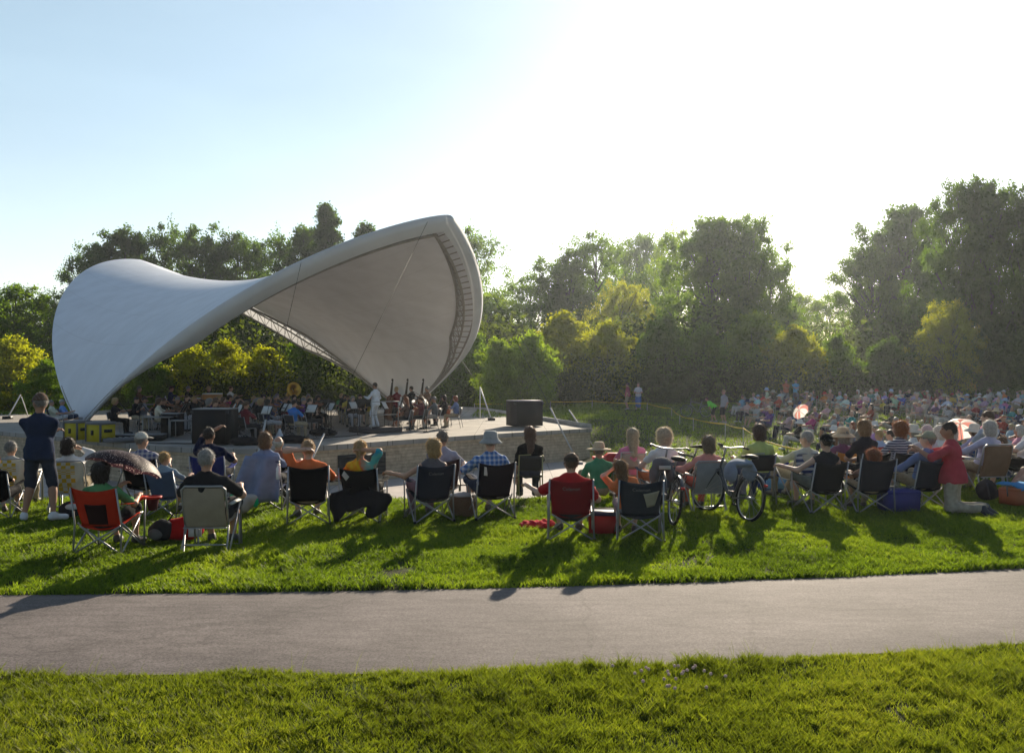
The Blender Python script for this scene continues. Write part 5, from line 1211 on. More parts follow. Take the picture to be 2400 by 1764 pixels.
# cup holder on the red chair
prop('cup_tray', 'red drink tray clipped to the right arm of the bright red chair', 'tray', [('ring', MB().lathe([(.07, 0), (.105, .005), (.11, .03), (.085, .035), (.07, 0)], 16).mesh('ring', plast, True), (.45, .03, .02)), ('pouch', MB().lathe([(0, -.14), (.05, -.14), (.075, 0), (.07, .005)], 12).mesh('pouch', cloth, True), (.08, .02, .02))], loc=(at(350, 10.8), 10.9, G(-4.5, 10.8) + .59))

prop('basket', 'brown woven basket bag with a white lid between the slate and black chairs', 'basket', [('body', MB().lathe([(0, 0), (.15, 0), (.18, .16), (.17, .3), (.15, .3), (.14, .05)], 14, sx=1.2).mesh('body', strawm, True), (.16, .10, .06)), ('lid', soft([ell((0, 0, .31), (.2, .16, .05))], .014)('lid', cloth), (.5, .5, .52)), ('handle', MB().tube([(-.18, 0, .28), (-.12, 0, .46), (.12, 0, .46), (.18, 0, .28)], .012, 6).mesh('handle', strawm, True), (.1, .06, .04))], 1085, 13.5, 10)
prop('handbag', 'small black and white handbag on the grass under the webbed chairs', 'bag', [('body', soft([ell((0, 0, .12), (.17, .1, .12))])('body', cloth), (.03, .03, .035)), ('flap', soft([ell((.04, -.05, .16), (.11, .06, .05))])('flap', cloth), (.5, .5, .48))], 165, 13.2, 0)
prop('rucksack', 'dark rucksack slumped on the grass right of the kneeling man', 'bag', [('body', soft([ell((0, 0, .17), (.17, .14, .18)), ell((.02, -.1, .12), (.12, .08, .1))])('body', cloth), (.02, .02, .026)), ('strap', MB().tube([(-.1, -.1, .3), (-.16, -.18, .18), (-.1, -.16, .05)], .014, 5).mesh('strap', cloth), (.05, .05, .06))], 2312, 14.6, 20)
prop('towel', 'bright blue towel spread over the cooler box by the bare legs', 'towel', [('cloth', MB().sheet(lambda u, v: ((u - .5) * .62, -.2 + .42 * v, .3 + .02 * np.sin(6 * u) - .22 * np.maximum(0, .3 - v)), 8, 8, .02).mesh('cloth', cloth, True), (.05, .22, .45))], 2392, 14.2, 30)
# umbrellas
def umbrella(label, px, py, d, rad, tilt, az, m_, holdz, name='umbrella'):
    x, y, z = at(px, d, py)
    t = thing(name, label, 'umbrella', (x, y, z), 0)
    Rm = Matrix.Rotation(az, 3, 'Z') @ Matrix.Rotation(tilt, 3, 'X')
    n = 8; V = []; Qs = []
    for i in range(n * 6 + 1):
        a_ = i / (n * 6) * 2 * math.pi; sc_ = 1 - .05 * abs(math.sin(a_ * n / 2)) ** 1
        for j in range(9):
            u = j / 8; rr = rad * math.sin(u * 1.15) / math.sin(1.15) * (sc_ if u > .3 else 1)
            V.append(Rm @ Vector((rr * math.cos(a_), rr * math.sin(a_), rad * .5 * (math.cos(u * 1.15) - 1) / (1 - math.cos(1.15)) * .9 - (.03 * abs(math.sin(a_ * n / 2)) * u * -1))))
    w_ = 9; i, j = np.meshgrid(np.arange(n * 6), np.arange(8), indexing='ij')
    q_ = np.stack([i * w_ + j, (i + 1) * w_ + j, (i + 1) * w_ + j + 1, i * w_ + j + 1], -1).reshape(-1, 4)
    link('canopy', mesh_np('canopy', np.array(V), q_, m_, True), t)
    sh_ = MB().tube([Rm @ Vector((0, 0, .05)), Rm @ Vector((0, 0, -holdz))], .007, 6).tube([Rm @ Vector((0, 0, -holdz)), Rm @ Vector((0, .02, -holdz - .08))], .014, 6)
    link('shaft', sh_.mesh('shaft', tubem, True), t, col=(.2, .2, .2))
    rb = MB()
    for k in range(n):
        a_ = k / n * 2 * math.pi
        rb.tube([Rm @ Vector((rad * math.sin(u * 1.15) / math.sin(1.15) * math.cos(a_), rad * math.sin(u * 1.15) / math.sin(1.15) * math.sin(a_), rad * .5 * (math.cos(u * 1.15) - 1) / (1 - math.cos(1.15)) * .9 - .008)) for u in (0, .35, .7, 1)], .003, 4)
    link('ribs', rb.mesh('ribs', tubem), t, col=(.2, .2, .2))
    return t
def _dots(N, L, tc, src, p):
    v = N.new('ShaderNodeTexVoronoi'); v.inputs['Scale'].default_value = 40; L.new(tc.outputs['Object'], v.inputs[0])
    l_ = N.new('ShaderNodeMath'); l_.operation = 'LESS_THAN'; l_.inputs[1].default_value = .24; L.new(v.outputs['Distance'], l_.inputs[0])
    mx = N.new('ShaderNodeMix'); mx.data_type = 'RGBA'; mx.inputs[6].default_value = (.035, .014, .02, 1); mx.inputs[7].default_value = (.55, .42, .4, 1); L.new(l_.outputs[0], mx.inputs[0]); return mx.outputs[2]
umbrella('small dark burgundy umbrella with pale dots held over the red chair', 302, 1060, 10.95, .47, R_(-20), R_(-40), mat('dotted_nylon', rough=.55, spec=.25, trans=.4, build=_dots), .52)
def _rw(N, L, tc, src, p):
    g = N.new('ShaderNodeTexGradient'); g.gradient_type = 'RADIAL'; L.new(tc.outputs['Object'], g.inputs[0])
    m_ = N.new('ShaderNodeMath'); m_.operation = 'MULTIPLY'; m_.inputs[1].default_value = 4; L.new(g.outputs[1], m_.inputs[0])
    f_ = N.new('ShaderNodeMath'); f_.operation = 'FRACT'; L.new(m_.outputs[0], f_.inputs[0])
    cr = N.new('ShaderNodeValToRGB'); cr.color_ramp.interpolation = 'CONSTANT'; e = cr.color_ramp.elements
    e[0].color = (.75, .72, .7, 1); e[1].position = .5; e[1].color = (.6, .25, .22, 1); L.new(f_.outputs[0], cr.inputs[0]); return cr.outputs[0]
rwm = mat('red_white_nylon', rough=.5, trans=.45, build=_rw)
umbrella('red and white golf umbrella lying open behind the kneeling man', 2250, 992, 20.5, .42, R_(-38), R_(-20), rwm, .6)
umbrella('small red and white parasol glowing in the crowd', 1872, 960, 32, .32, R_(-60), R_(20), rwm, .6, 'parasol')

# ------------------------------------------------------------------ bicycles
tyrem = mat('tyre_rubber', (.012, .012, .012), .8); rimm = mat('rim_alloy', (.45, .45, .46), .3, metal=.9)
framem = mat('bike_paint', rough=.3, objcol=True, spec=.6)
def ring(c, r, t, n=36, k=8):
    a_ = np.linspace(0, 2 * math.pi, n + 1); return MB().tube(np.stack([0 * a_ + c[0], c[1] + r * np.cos(a_), c[2] + r * np.sin(a_)], -1), t, k, False)
def bicycle(label, x, y, yaw, c, lean=6, bagc=None, steer=0., flat=False, low=False):
    root = thing('bicycle', label, 'bicycle', (x, y, G(x, y) + .01), R_(yaw)); root.rotation_euler = (0, R_(lean), R_(yaw))
    rw, fwc, r = np.array((0, -.52, .345)), np.array((0, .53, .345)), .325
    bb, st, hd, ht = np.array((0, -.1, .29)), np.array((0, -.28, .80)), np.array((0, .33, .72)), np.array((0, .29, .86))
    fr = MB()
    if low: fr.tube([hd, np.array((0, .1, .42)), bb], .02, 8).tube([hd - (0, -.01, .1), np.array((0, .08, .36)), bb], .017, 8)
    else: fr.tube([hd, bb], .02, 8).tube([ht, st - np.array((0, -.02, .06))], .017, 8)
    fr.tube([st, bb], .017, 8).tube([hd, ht], .021, 8)
    for s in (-1, 1): fr.tube([bb + (s * .03, 0, 0), rw + (s * .06, 0, 0)], .011, 6).tube([st + (s * .02, 0, -.1), rw + (s * .06, 0, 0)], .009, 6)
    link('frame', fr.mesh('frame', framem, True), root, col=c)
    fk = MB(); Rz = np.array(Matrix.Rotation(steer, 3, 'Z'))
    pv = lambda p: (np.asarray(p, float) - hd) @ Rz.T + hd
    for s in (-1, 1): fk.tube([pv(hd + (s * .045, .0, -.04)), pv(fwc + (s * .05, 0, 0))], .012, 6)
    fk.tube([pv(hd + (-.045, 0, -.04)), pv(hd + (.045, 0, -.04))], .014, 6)
    link('fork', fk.mesh('fork', framem, True), root, col=c)
    for cc, st_ in ((rw, 0), (fwc, 1)):
        ty = ring(cc, r, .021); rm = ring(cc, r - .026, .009, 36, 6)
        for k in range(18):
            a_ = k * math.pi / 9; rm.tube([cc + (.03 * (-1) ** k, .02 * math.cos(a_ + .4), .02 * math.sin(a_ + .4)), cc + (0, (r - .03) * math.cos(a_), (r - .03) * math.sin(a_))], .0016, 3, False)
        rm.tube([cc + (-.06, 0, 0), cc + (.06, 0, 0)], .018, 8)
        if st_:
            for m_ in (ty, rm): m_.V = [pv(v_) for v_ in m_.V]
        w_ = link('wheel', ty.mesh('tyre', tyrem, True), root); link('rim', rm.mesh('rim', rimm), w_)
        gd = MB(); a2 = np.linspace(.5, 2.6, 12) if not st_ else np.linspace(1.0, 2.9, 12)
        P_ = np.stack([0 * a2, cc[1] - (r + .035) * np.cos(a2), cc[2] + (r + .035) * np.sin(a2)], -1); P_ = pv(P_) if st_ else P_
        gd.sheet(lambda u, v: (P_[np.rint(v * 11).astype(int), 0] + (u - .5) * .05, P_[np.rint(v * 11).astype(int), 1], P_[np.rint(v * 11).astype(int), 2]), 2, 11, .004)
        link('mudguard', gd.mesh('mudguard', framem, True), root, col=(.06, .06, .065))
    up = pv(ht + (0, -.02, .16))
    hb = MB().tube([ht, up], .014, 7)
    if flat: hb.tube([pv(p) for p in ((-.3, .29, 1.03), (-.1, .29, 1.01), (.1, .29, 1.01), (.3, .29, 1.03))], .012, 7)
    else: hb.tube([pv(p) for p in ((-.29, .08, 1.04), (-.27, .2, 1.06), (-.1, .29, 1.02), (.1, .29, 1.02), (.27, .2, 1.06), (.29, .08, 1.04))], .012, 7)
    h_ = link('handlebar', hb.mesh('handlebar', tubem, True), root, col=(.25, .25, .26))
    for s in (-1, 1):
        p0, p1 = ((s * .3, .29, 1.03), (s * .2, .29, 1.02)) if flat else ((s * .29, .08, 1.04), (s * .28, .17, 1.056))
        link('grip', MB().tube([pv(p0), pv(p1)], .018, 7).mesh('grip', plast, True), h_, col=(.02, .02, .02))
        link('pedal', MB().box(bb + np.array((s * .13, s * .12, s * -.1)), (.09, .06, .02)).tube([bb + (s * .04, 0, 0), bb + np.array((s * .08, s * .12, s * -.1))], .01, 5).mesh('pedal', plast), root, col=(.05, .05, .05))
    sd = soft([cone((0, -.42, .93), (0, -.2, .92), .07, .03, (np.array((0, 0, 1.)), .5)), ell((.05, -.42, .93), (.06, .07, .03)), ell((-.05, -.42, .93), (.06, .07, .03))], .012, (.0, 1, 0), .03)
    link('saddle', sd('saddle', plast), root, col=(.02, .02, .02)); link('seat_post', MB().tube([st, (0, -.31, .91)], .013, 7).mesh('seat_post', tubem, True), root, col=(.3, .3, .3))
    a_ = np.linspace(0, 2 * math.pi, 25); link('chainring', MB().tube(np.stack([0 * a_ + .055, bb[1] + .09 * np.cos(a_), bb[2] + .09 * np.sin(a_)], -1), .008, 5, False).mesh('chainring', tubem), root, col=(.1, .1, .1))
    rk = MB()
    for s in (-1, 1): rk.tube([(s * .06, -.3, .72), (s * .06, -.74, .73), (s * .06, -.53, .37)], .007, 5)
    for yy in (-.35, -.5, -.65): rk.tube([(-.06, yy, .725), (.06, yy, .725)], .006, 5)
    link('rack', rk.mesh('rack', tubem), root, col=(.08, .08, .08))
    link('reflector', MB().box((0, -.86 + .02, .56), (.05, .02, .035)).mesh('reflector', plast), root, col=(.6, .02, .02))
    if bagc:
        return root
    return root
b1 = bicycle('dark bicycle with a trunk bag standing upright, seen from behind its rear wheel', at(1556, 12.9), 12.95, 4, (.05, .05, .055), 7)
bg = soft([ell((0, 0, .1), (.13, .17, .1)), ell((.12, 0, -.04), (.06, .13, .12)), ell((-.12, 0, -.04), (.06, .13, .12))], .018, (.006, 20, 1), .05)
t = thing('trunk_bag', 'grey trunk bag strapped on the rear rack of the upright bicycle', 'bag', (at(1553, 12.45), 12.5, G(1.9, 12.5) + .76), R_(4)); link('bag', bg('bag', cloth), t, col=(.10, .10, .11)); link('reflective_strip', MB().box((0, -.175, .07), (.16, .02, .05)).mesh('reflective_strip', plast), t, col=(.4, .4, .38))
b2 = bicycle('dark step-through bicycle with blue grey saddle bag, front wheel turned left', at(1703, 13.2), 13.2, 20, (.07, .075, .085), 9, steer=.25, low=True)
t = thing('saddle_bag', 'blue grey saddle bag lying over the rear rack of the leaning bicycle', 'bag', (at(1735, 12.75), 12.75, G(3.3, 12.8) + .80), R_(20)); t.scale = (.85, .85, .85); bgm = soft([ell((0, 0, .06), (.2, .22, .07)), ell((.19, 0, -.1), (.06, .19, .16)), ell((-.19, 0, -.1), (.06, .19, .16))], .018, (.008, 18, 3), .06); link('bag', bgm('bag', cloth), t, col=(.19, .23, .30))
bicycle('bicycle parked at the back left of the crowd in the shade', at(1632, 48.5), 48.5, 75, (.2, .2, .22), 4, flat=True)
bicycle('black bicycle partly hidden behind the pale curly haired woman', at(1590, 15.6), 15.6, 60, (.03, .03, .03), 6, flat=True)

# ------------------------------------------------------------------ ready-made figures for the far crowd and the orchestra
def variant(sp, h=.03): 
    sp = dict(sp, col={}); sp.setdefault('seed', len(str(sp)))
    return meshes(person_parts(sp, h, False)[0])
CV = []
for k, (arms, hair, hat, fem, leg, slv, pose, b) in enumerate([
    (('lap', 'lap'), 'short', None, 0, 1, .75, 'sit', 1.1), (('rest', 'rest'), 'short', ('cap',), 0, 1, .75, 'sit', 1.1), (('cross', 'cross'), 'short', None, 0, 2, .8, 'sit', 1.15),
    (('lap', 'rest'), 'bob', None, 1, 2, .8, 'sit', 1.0), (('lap', 'lap'), 'long', None, 1, 1, .4, 'sit', 1.0), (('rest', 'lap'), 'curly', None, 1, 2, 1.6, 'sit', 1.05),
    (('lap', 'lap'), 'bob', ('sun',), 1, 2, .8, 'sit', 1.0), (('rest', 'rest'), 'bald', None, 0, 1, .8, 'sit', 1.15), (('lap', 'face'), 'short', ('visor',), 0, 1, .8, 'sit', 1.05),
    (('cross', 'cross'), 'bob', ('bucket',), 1, 2, 1.6, 'sit', 1.0), (('lap', 'lap'), 'pony', ('cap',), 1, 1, .7, 'sit', .95), (('lap', 'lap'), 'short', None, 0, 1, .8, 'floor', 1.0),
    (('lap', 'brow'), 'short', None, 0, 2, .8, 'sit', 1.1)]):
    CV.append((variant(dict(pose=pose, L=arms[0], R=arms[1], hair=hair, hat=hat, fem=fem, leg=leg, sleeve=slv, b=b, hip=.42, lean=14, hy=-.08, feet=.3 + .1 * (k % 3), head=((-1) ** k * 6, 4, 0), seed=k)), hair, hat, pose))
STAND = [variant(dict(pose='stand', L='down', R='down', hair='short', leg=1.05, sleeve=.8, b=1.05)), variant(dict(pose='stand', L='lap', R='lap', hair='bob', fem=1, leg=1, skirt=1, sleeve=.7)), variant(dict(pose='stand', L='cross', R='cross', hair='short', leg=2, sleeve=.8)), variant(dict(pose='stand', L='lap', R='fwd', hair='short', leg=1.05, sleeve=.8, lean=-50, s=.85, lL=(-.13, -.15, .085), lR=(.13, .15, .085)))]
def put(v, label, loc, rz, cols, group=None, sc=1.0):
    t = thing('person', label, 'person', loc, rz, group); t.scale = (sc,) * 3
    for nm, me, ck in v: link(nm, me, t, col=cols.get(ck, (.05, .045, .04)))
    return t
SH = {'white': (.62, .62, .62), 'azure': (.32, .42, .6), 'navy': (.02, .03, .08), 'blue': (.05, .14, .42), 'grey': (.25, .25, .27), 'black': (.015, .015, .018), 'red': (.4, .03, .03), 'maroon': (.16, .02, .03), 'pink': (.6, .28, .36), 'orange': (.58, .2, .06), 'yellow': (.6, .45, .08), 'green': (.08, .26, .1), 'mint': (.36, .56, .46), 'lilac': (.42, .36, .56), 'purple': (.16, .05, .22), 'tan': (.42, .34, .24), 'brown': (.14, .08, .05), 'teal': (.04, .26, .3), 'cream': (.6, .54, .42), 'magenta': (.5, .05, .22)}
SHW = [18, 9, 7, 7, 9, 6, 5, 4, 6, 3, 2, 4, 3, 6, 3, 5, 3, 4, 6, 1]
HC = {'white': H_WH, 'grey': (.3, .29, .28), 'blond': (.45, .32, .16), 'brown': H_BR, 'dark': H_DB, 'auburn': H_RD}
HTC = {'white': (.6, .6, .6), 'straw': (.55, .43, .28), 'red': (.4, .03, .03), 'navy': (.02, .03, .08), 'khaki': (.36, .33, .24), 'azure': (.35, .45, .6)}
ORD = 'front second third fourth fifth sixth seventh eighth ninth tenth eleventh twelfth thirteenth fourteenth fifteenth sixteenth seventeenth eighteenth nineteenth twentieth rearmost last'.split()
rc = random.Random(42)
crowd = []
y = 21.3; row = 0
while y < 57.5 and row < 22:
    left = np.interp(y, [21, 24, 30, 34, 40, 46, 50, 57], [2260, 2120, 1960, 1850, 1780, 1735, 1725, 1715])
    xx = at(left, y) + rc.random() * .6
    while at(2440, y) > xx:
        dens = .84 if y < 50 else .9
        gap = vn(np.array([xx]), np.array([y]), 3.2, 31)[0] < .3
        if rc.random() < dens and not gap:
            crowd.append([row, xx, y + rc.uniform(-.35, .35)])
        xx += rc.uniform(.78, 1.15) * (1 + .25 * (y < 36))
    y += 1.5 + .02 * (y - 21); row += 1
crowd = [c for c in crowd]
names = list(SH)
for c in crowd:
    k = rc.randrange(len(CV)); c.append(k)
    c.append(rc.choices(names, SHW)[0]); c.append(rc.choices(list(HC), [6, 7, 5, 7, 4, 1])[0]); c.append(rc.choices(list(HTC), [7, 4, 1, 2, 3, 2])[0])
def desc(c):
    hair, hat = CV[c[3]][1:3]
    hd_ = f"{c[6]} {({'cap': 'cap', 'visor': 'visor', 'sun': 'sun hat', 'bucket': 'bucket hat'})[hat[0]]}" if hat else f"{c[5]} {({'short': 'short hair', 'bob': 'bobbed hair', 'long': 'long hair', 'curly': 'curly hair', 'bald': 'balding head', 'pony': 'tied hair'})[hair]}"
    return f"{c[4]} shirt and {hd_}"
labs = {}
for i, c in enumerate(crowd):
    nb = [e for e in crowd if e[0] == c[0] and e is not c]
    rt = min((e for e in nb if e[1] > c[1]), key=lambda e: e[1], default=None); lf = max((e for e in nb if e[1] < c[1]), key=lambda e: e[1], default=None)
    base = f"person in {desc(c)}, {ORD[c[0]]} crowd row"
    tail = f" beside {rt[4]} shirt" if rt else " at the picture edge"
    cand = [base, base + tail, base + (f" between {lf[4]} and {rt[4]}" if lf and rt else f" at the row end by {(lf or rt or c)[4]}")]
    for l_ in cand:
        if l_ not in labs: break
    labs[l_] = 1
    k = c[3]; v, _, _, pose = CV[k]
    x, yy = c[1], c[2]; face = math.atan2(-(-9 - x), (40 - yy)) + rc.uniform(-.3, .3)
    face = face * .75 + R_(118) * .25
    g = G(x, yy); cs, sn = math.cos(face), math.sin(face)
    cols = {'shirt': tuple(q_ * rc.uniform(.5, 1.0) for q_ in SH[c[4]]), 'pants': rc.choice([JN, KH, DG, (.36, .33, .28), NV, (.5, .48, .45)]), 'hair': HC[c[5]], 'hat': HTC[c[6]], 'skin': rc.choices([SK['f'], SK['p'], SK['t'], SK['d']], [6, 4, 3, 1])[0], 'shoe': rc.choice([(.05, .045, .04), (.5, .5, .5), (.2, .15, .1)])}
    sc = rc.uniform(.92, 1.05)
    put(v, l_, (x, yy, g), face, cols, 'listeners seated on the hillside', sc)
    if pose == 'sit' and (rc.random() < .85):
        cc = rc.choice([(.02, .03, .1), (.03, .03, .035), (.3, .03, .03), (.05, .12, .06), (.1, .11, .14), (.04, .1, .3), (.4, .36, .28)])
        cn = {(.02, .03, .1): 'navy', (.03, .03, .035): 'black', (.3, .03, .03): 'red', (.05, .12, .06): 'green', (.1, .11, .14): 'grey', (.04, .1, .3): 'blue', (.4, .36, .28): 'beige'}[cc]
        chair('crowd', f"{cn} folding chair under the {c[4]} shirt{' and ' + (c[6] if CV[k][2] else c[5]) + (' hat' if CV[k][2] else ' hair')}, {ORD[c[0]]} row{' by ' + rt[4] if rt else ''}", x, yy, math.degrees(face), cc, group='folding chairs on the hillside', z=g, sc=sc)
print('CROWD', len(crowd))
# standing people and other loners
def stand(v, px, d, yaw, label, cols, sc=1.0, hairc=H_BR, z=None):
    x = at(px, d); cols = dict({'skin': SK['f'], 'hair': hairc, 'shoe': (.3, .28, .26)}, **cols)
    put(v, label, (x, d, G(x, d) if z is None else z), R_(yaw), cols, None, sc)
stand(STAND[0], 1471, 54, 70, 'woman in red and white top and khaki shorts walking behind the yellow tape', {'shirt': (.36, .10, .12), 'pants': KH}, .95)
stand(STAND[1], 1496, 54, 170, 'woman in long blue pinafore dress over a white tee standing at the tape', {'shirt': (.5, .5, .55), 'pants': (.07, .14, .34)}, .95)
stand(STAND[3], 1674, 45.5, 60, 'child in bright lime green shirt bending over at the crowd edge', {'shirt': (.2, .7, .08), 'pants': DG}, 1.0)
stand(STAND[0], 1697, 45, 110, 'tall person in grey sleeveless top and dark shorts standing at the crowd edge', {'shirt': (.34, .34, .38), 'pants': DG}, 1.0, H_BL)
stand(STAND[2], 1842, 57.5, 190, 'man in salmon orange shirt standing with folded arms behind the crowd', {'shirt': (.52, .16, .09), 'pants': (.25, .24, .26)}, 1.0)
stand(STAND[2], 1865, 57.3, 175, 'man in sky blue shirt standing with folded arms behind the crowd', {'shirt': (.12, .35, .55), 'pants': (.2, .2, .24)}, 1.0)
stand(STAND[0], 2277, 57, 150, 'man in yellow shirt standing far behind the crowd at the wood edge', {'shirt': (.5, .32, .05), 'pants': DG}, 1.0)
def sitter(px, d, yaw, k, label, cols, chl, cc, z=None, sc=1.0):
    x = at(px, d); z = G(x, d) if z is None else z
    put(CV[k][0], label, (x, d, z), R_(yaw), dict({'skin': SK['f'], 'hair': H_GR, 'pants': KH, 'hat': (.3, .3, .3)}, **cols), None, sc)
    if chl: chair('crowd', chl, x, d, yaw, cc, group='folding chairs around the stage', z=z)
sitter(1184, 58, 130, 4, 'pale haired woman in white blouse seated behind the black speaker box', {'shirt': (.5, .5, .55), 'hair': H_BL}, 'folding chair of the pale haired woman behind the speaker box', (.1, .1, .14))
sitter(1213, 58, 135, 3, 'auburn haired woman in dark green top seated behind the black speaker box', {'shirt': (.05, .1, .06), 'hair': H_RD}, 'folding chair of the auburn haired woman behind the speaker box', (.1, .1, .12))
sitter(132, 36.5, -70, 0, 'grey haired man in pale cream shirt seated at the canopy foot', {'shirt': (.5, .52, .42), 'pants': (.5, .5, .52)}, 'folding chair of the man in cream at the canopy foot', (.1, .1, .1), DZ)
sitter(157, 37.2, -70, 1, 'man in sky blue shirt and jeans seated at the canopy foot', {'shirt': (.16, .3, .62), 'pants': JN}, 'folding chair of the man in sky blue at the canopy foot', (.1, .1, .12), DZ)
sitter(1588, 19.5, 20, 7, 'balding person far down the grassy hollow, seen between two bicycles', {'shirt': (.12, .12, .15)}, None, None)

for px, d, k, lb, sh_, hc, cc, cl in [
    (1998, 18.6, 5, 'curly grey haired woman in cream top just beyond the orange chair', 'cream', H_GR, (.02, .03, .1), 'navy folding chair of the curly haired woman in cream'),
    (2044, 20.6, 0, 'fair haired child like figure in azure top beyond the woman in black', 'azure', H_BL, (.3, .03, .03), 'red folding chair under the fair haired figure in azure'),
    (2068, 21.2, 12, 'dark haired man in white tee beyond the striped top', 'white', H_DB, (.1, .11, .14), 'grey folding chair under the dark haired man in white beyond the stripes'),
    (2118, 19.2, 9, 'person in pale bucket hat and white blouse beyond the stripes', 'white', H_GR, (.03, .03, .035), 'black folding chair under the pale bucket hat'),
    (2262, 19.4, 6, 'woman in straw sun hat and lilac top beside the red and white umbrella', 'lilac', H_BR, (.04, .1, .3), 'blue folding chair of the woman in lilac by the umbrella'),
    (2366, 19.6, 3, 'woman with white bobbed hair and pink top beyond the boy', 'pink', H_WH, (.05, .12, .06), 'green folding chair of the woman in pink beyond the boy'),
    (2398, 18.3, 7, 'balding man in grey shirt at the right edge beyond the man in white', 'grey', H_WH, (.02, .03, .1), 'navy folding chair of the balding man at the right edge'),
    (1930, 19.0, 4, 'long haired woman in teal top beyond the man in the black cap', 'teal', H_BR, (.4, .36, .28), 'beige folding chair of the long haired woman in teal'),
    (2176, 20.4, 1, 'man in white cap and azure shirt beyond the white haired women', 'azure', H_GR, (.03, .03, .035), 'black folding chair of the man in the white cap')]:
    sitter(px, d, 30 + 8 * (k % 5), k, lb, {'shirt': SH[sh_], 'hair': hc, 'hat': (.56, .52, .45)}, cl, cc)
# ------------------------------------------------------------------ yellow barrier tape on thin stakes
tp = [(1112, 950, 57), (1290, 947, 57), (1388, 948, 55.5), (1517, 948, 53), (1574, 957, 49), (1593, 974, 44.5), (1625, 981, 41), (1700, 993, 37), (1742, 1003, 33), (1905, 1058, 20), (1985, 1090, 17)]
stk = mat('stake_wood', (.42, .4, .36), .8); tpm = mat('yellow_tape', (.75, .55, .03), .5, trans=.3)
TP = []
for k, (px, py, d) in enumerate(tp):
    x, _, z = at(px, d, py); g = G(x, d); z = max(z, g + .45); z = min(z, g + .95); TP.append((x, d, z))
    t = thing('stake', 'thin pale stake holding up the yellow barrier tape', 'stake', (x, d, g), 0, 'stakes of the barrier tape')
    link('post', MB().tube([(0, 0, -.1), (0, 0, z - g + .04)], .02, 6).mesh('post', stk), t)
mb = MB()
for a_, b_ in zip(TP[:-1], TP[1:]):
    a_, b_ = np.array(a_), np.array(b_); ln = np.linalg.norm(b_ - a_)
    mb.sheet(lambda u, v: (a_[0] + (b_[0] - a_[0]) * u, a_[1] + (b_[1] - a_[1]) * u + .02 * np.sin(14 * u) * (v - .5), a_[2] + (b_[2] - a_[2]) * u - .012 * ln * 4 * u * (1 - u) + (v - .5) * .05 * (.4 + .6 * np.abs(np.cos(3 * u + ln)))), 14, 1, .003)
tag(mb.obj('barrier_tape', tpm), 'yellow barrier tape strung on stakes along the edge of the hollow', 'tape')

# ------------------------------------------------------------------ orchestra
wood = mat('instrument_wood', rough=.3, objcol=True, var=.2, vscale=6, spec=.5); brass = mat('brass', (.42, .24, .04), .3, metal=1.0)
paper = mat('paper', (.72, .72, .7), .8, trans=.2)
def fiddle(L, W, D, neck):
    """cello, bass or violin: waisted body, neck, scroll, fingerboard, bridge"""
    a_ = np.linspace(0, 1, 15); hw = W / 2 * np.interp(a_, [0, .08, .25, .42, .52, .62, .8, .94, 1], [.25, .75, 1, .82, .62, .66, .82, .7, .25])
    ol = [(w_, z) for w_, z in zip(hw, a_ * L)] + [(-w_, z) for w_, z in zip(hw[::-1], a_[::-1] * L)]
    b = MB().prism(ol, -D / 2, D / 2); V = b.V; b.V = [np.stack([v_[:, 0], v_[:, 2], v_[:, 1]], -1) for v_ in V]
    n_ = MB().tube([(0, D * .3, L * .96), (0, D * .5, L + neck)], W * .045, 6).lathe([(0, -W * .09), (W * .07, -W * .05), (W * .08, W * .04), (0, W * .1)], 8, (0, D * .6, L + neck + W * .05)).box((0, D * .62, L * .8 + neck * .4), (W * .1, W * .03, L * .55 + neck * .7))
    n_.box((0, D * .62, L * .42), (W * .3, W * .03, W * .14)).tube([(0, 0, 0), (0, 0, -L * .22)], W * .018, 5)
    return b.mesh('body', wood), n_.mesh('neck', wood)
CEL, BAS, VIO = fiddle(.74, .43, .14, .42), fiddle(1.1, .66, .22, .62), fiddle(.35, .2, .05, .22)
FLU = MB().tube([(0, 0, 0), (0, 0, .62)], [.012, .016], 8).lathe([(.015, -.01), (.03, -.06)], 10).mesh('tube', blk, True)
def tuba_mesh():
    m_ = MB(); a_ = np.linspace(0, 2 * math.pi, 20)
    m_.tube(np.stack([.26 * np.cos(a_), .05 * np.sin(a_ * .5), .26 * np.sin(a_) + .1], -1), np.linspace(.03, .06, 20), 8)
    m_.tube([(.2, .04, .1), (.24, .08, .5), (.12, .14, .82), (.02, .26, .92)], [.06, .075, .09, .12], 10)
    return m_.mesh('coil', brass, True), MB().lathe([(.12, 0), (.16, .05), (.24, .09), (.33, .11), (.345, .10), (.2, .02), (.1, -.1)], 24, (.0, .3, .94), np.array(Euler((R_(-80), 0, 0)).to_matrix())).mesh('bell', brass, True)
TUB = tuba_mesh()
TRU = (MB().tube([(0, 0, 0), (0, .45, 0)], .01, 6).tube([(0, .1, -.06), (0, .38, -.06), (0, .42, 0)], .01, 6).mesh('tubing', brass, True), MB().lathe([(.012, 0), (.02, .08), (.06, .14)], 14, (0, .44, 0), np.array(Euler((R_(-90), 0, 0)).to_matrix())).mesh('bell', brass, True))
STN = [('desk', MB().box((0, 0, 1.02), (.48, .02, .33), np.array(Matrix.Rotation(R_(-28), 3, 'X'))).mesh('desk', blk)), ('pole', MB().tube([(0, 0, .1), (0, 0, 1.0)], .014, 6).mesh('pole', blk)), ('base', MB().tube([(0, 0, .16), (.26, 0, .015)], .011, 5).tube([(0, 0, .16), (-.13, .23, .015)], .011, 5).tube([(0, 0, .16), (-.13, -.23, .015)], .011, 5).mesh('base', blk))]
SHT = MB().sheet(lambda u, v: ((u - .5) * .42, -.02 - .0 * u + .01 * np.abs(u - .5), (v - .5) * .29), 4, 2, .006)
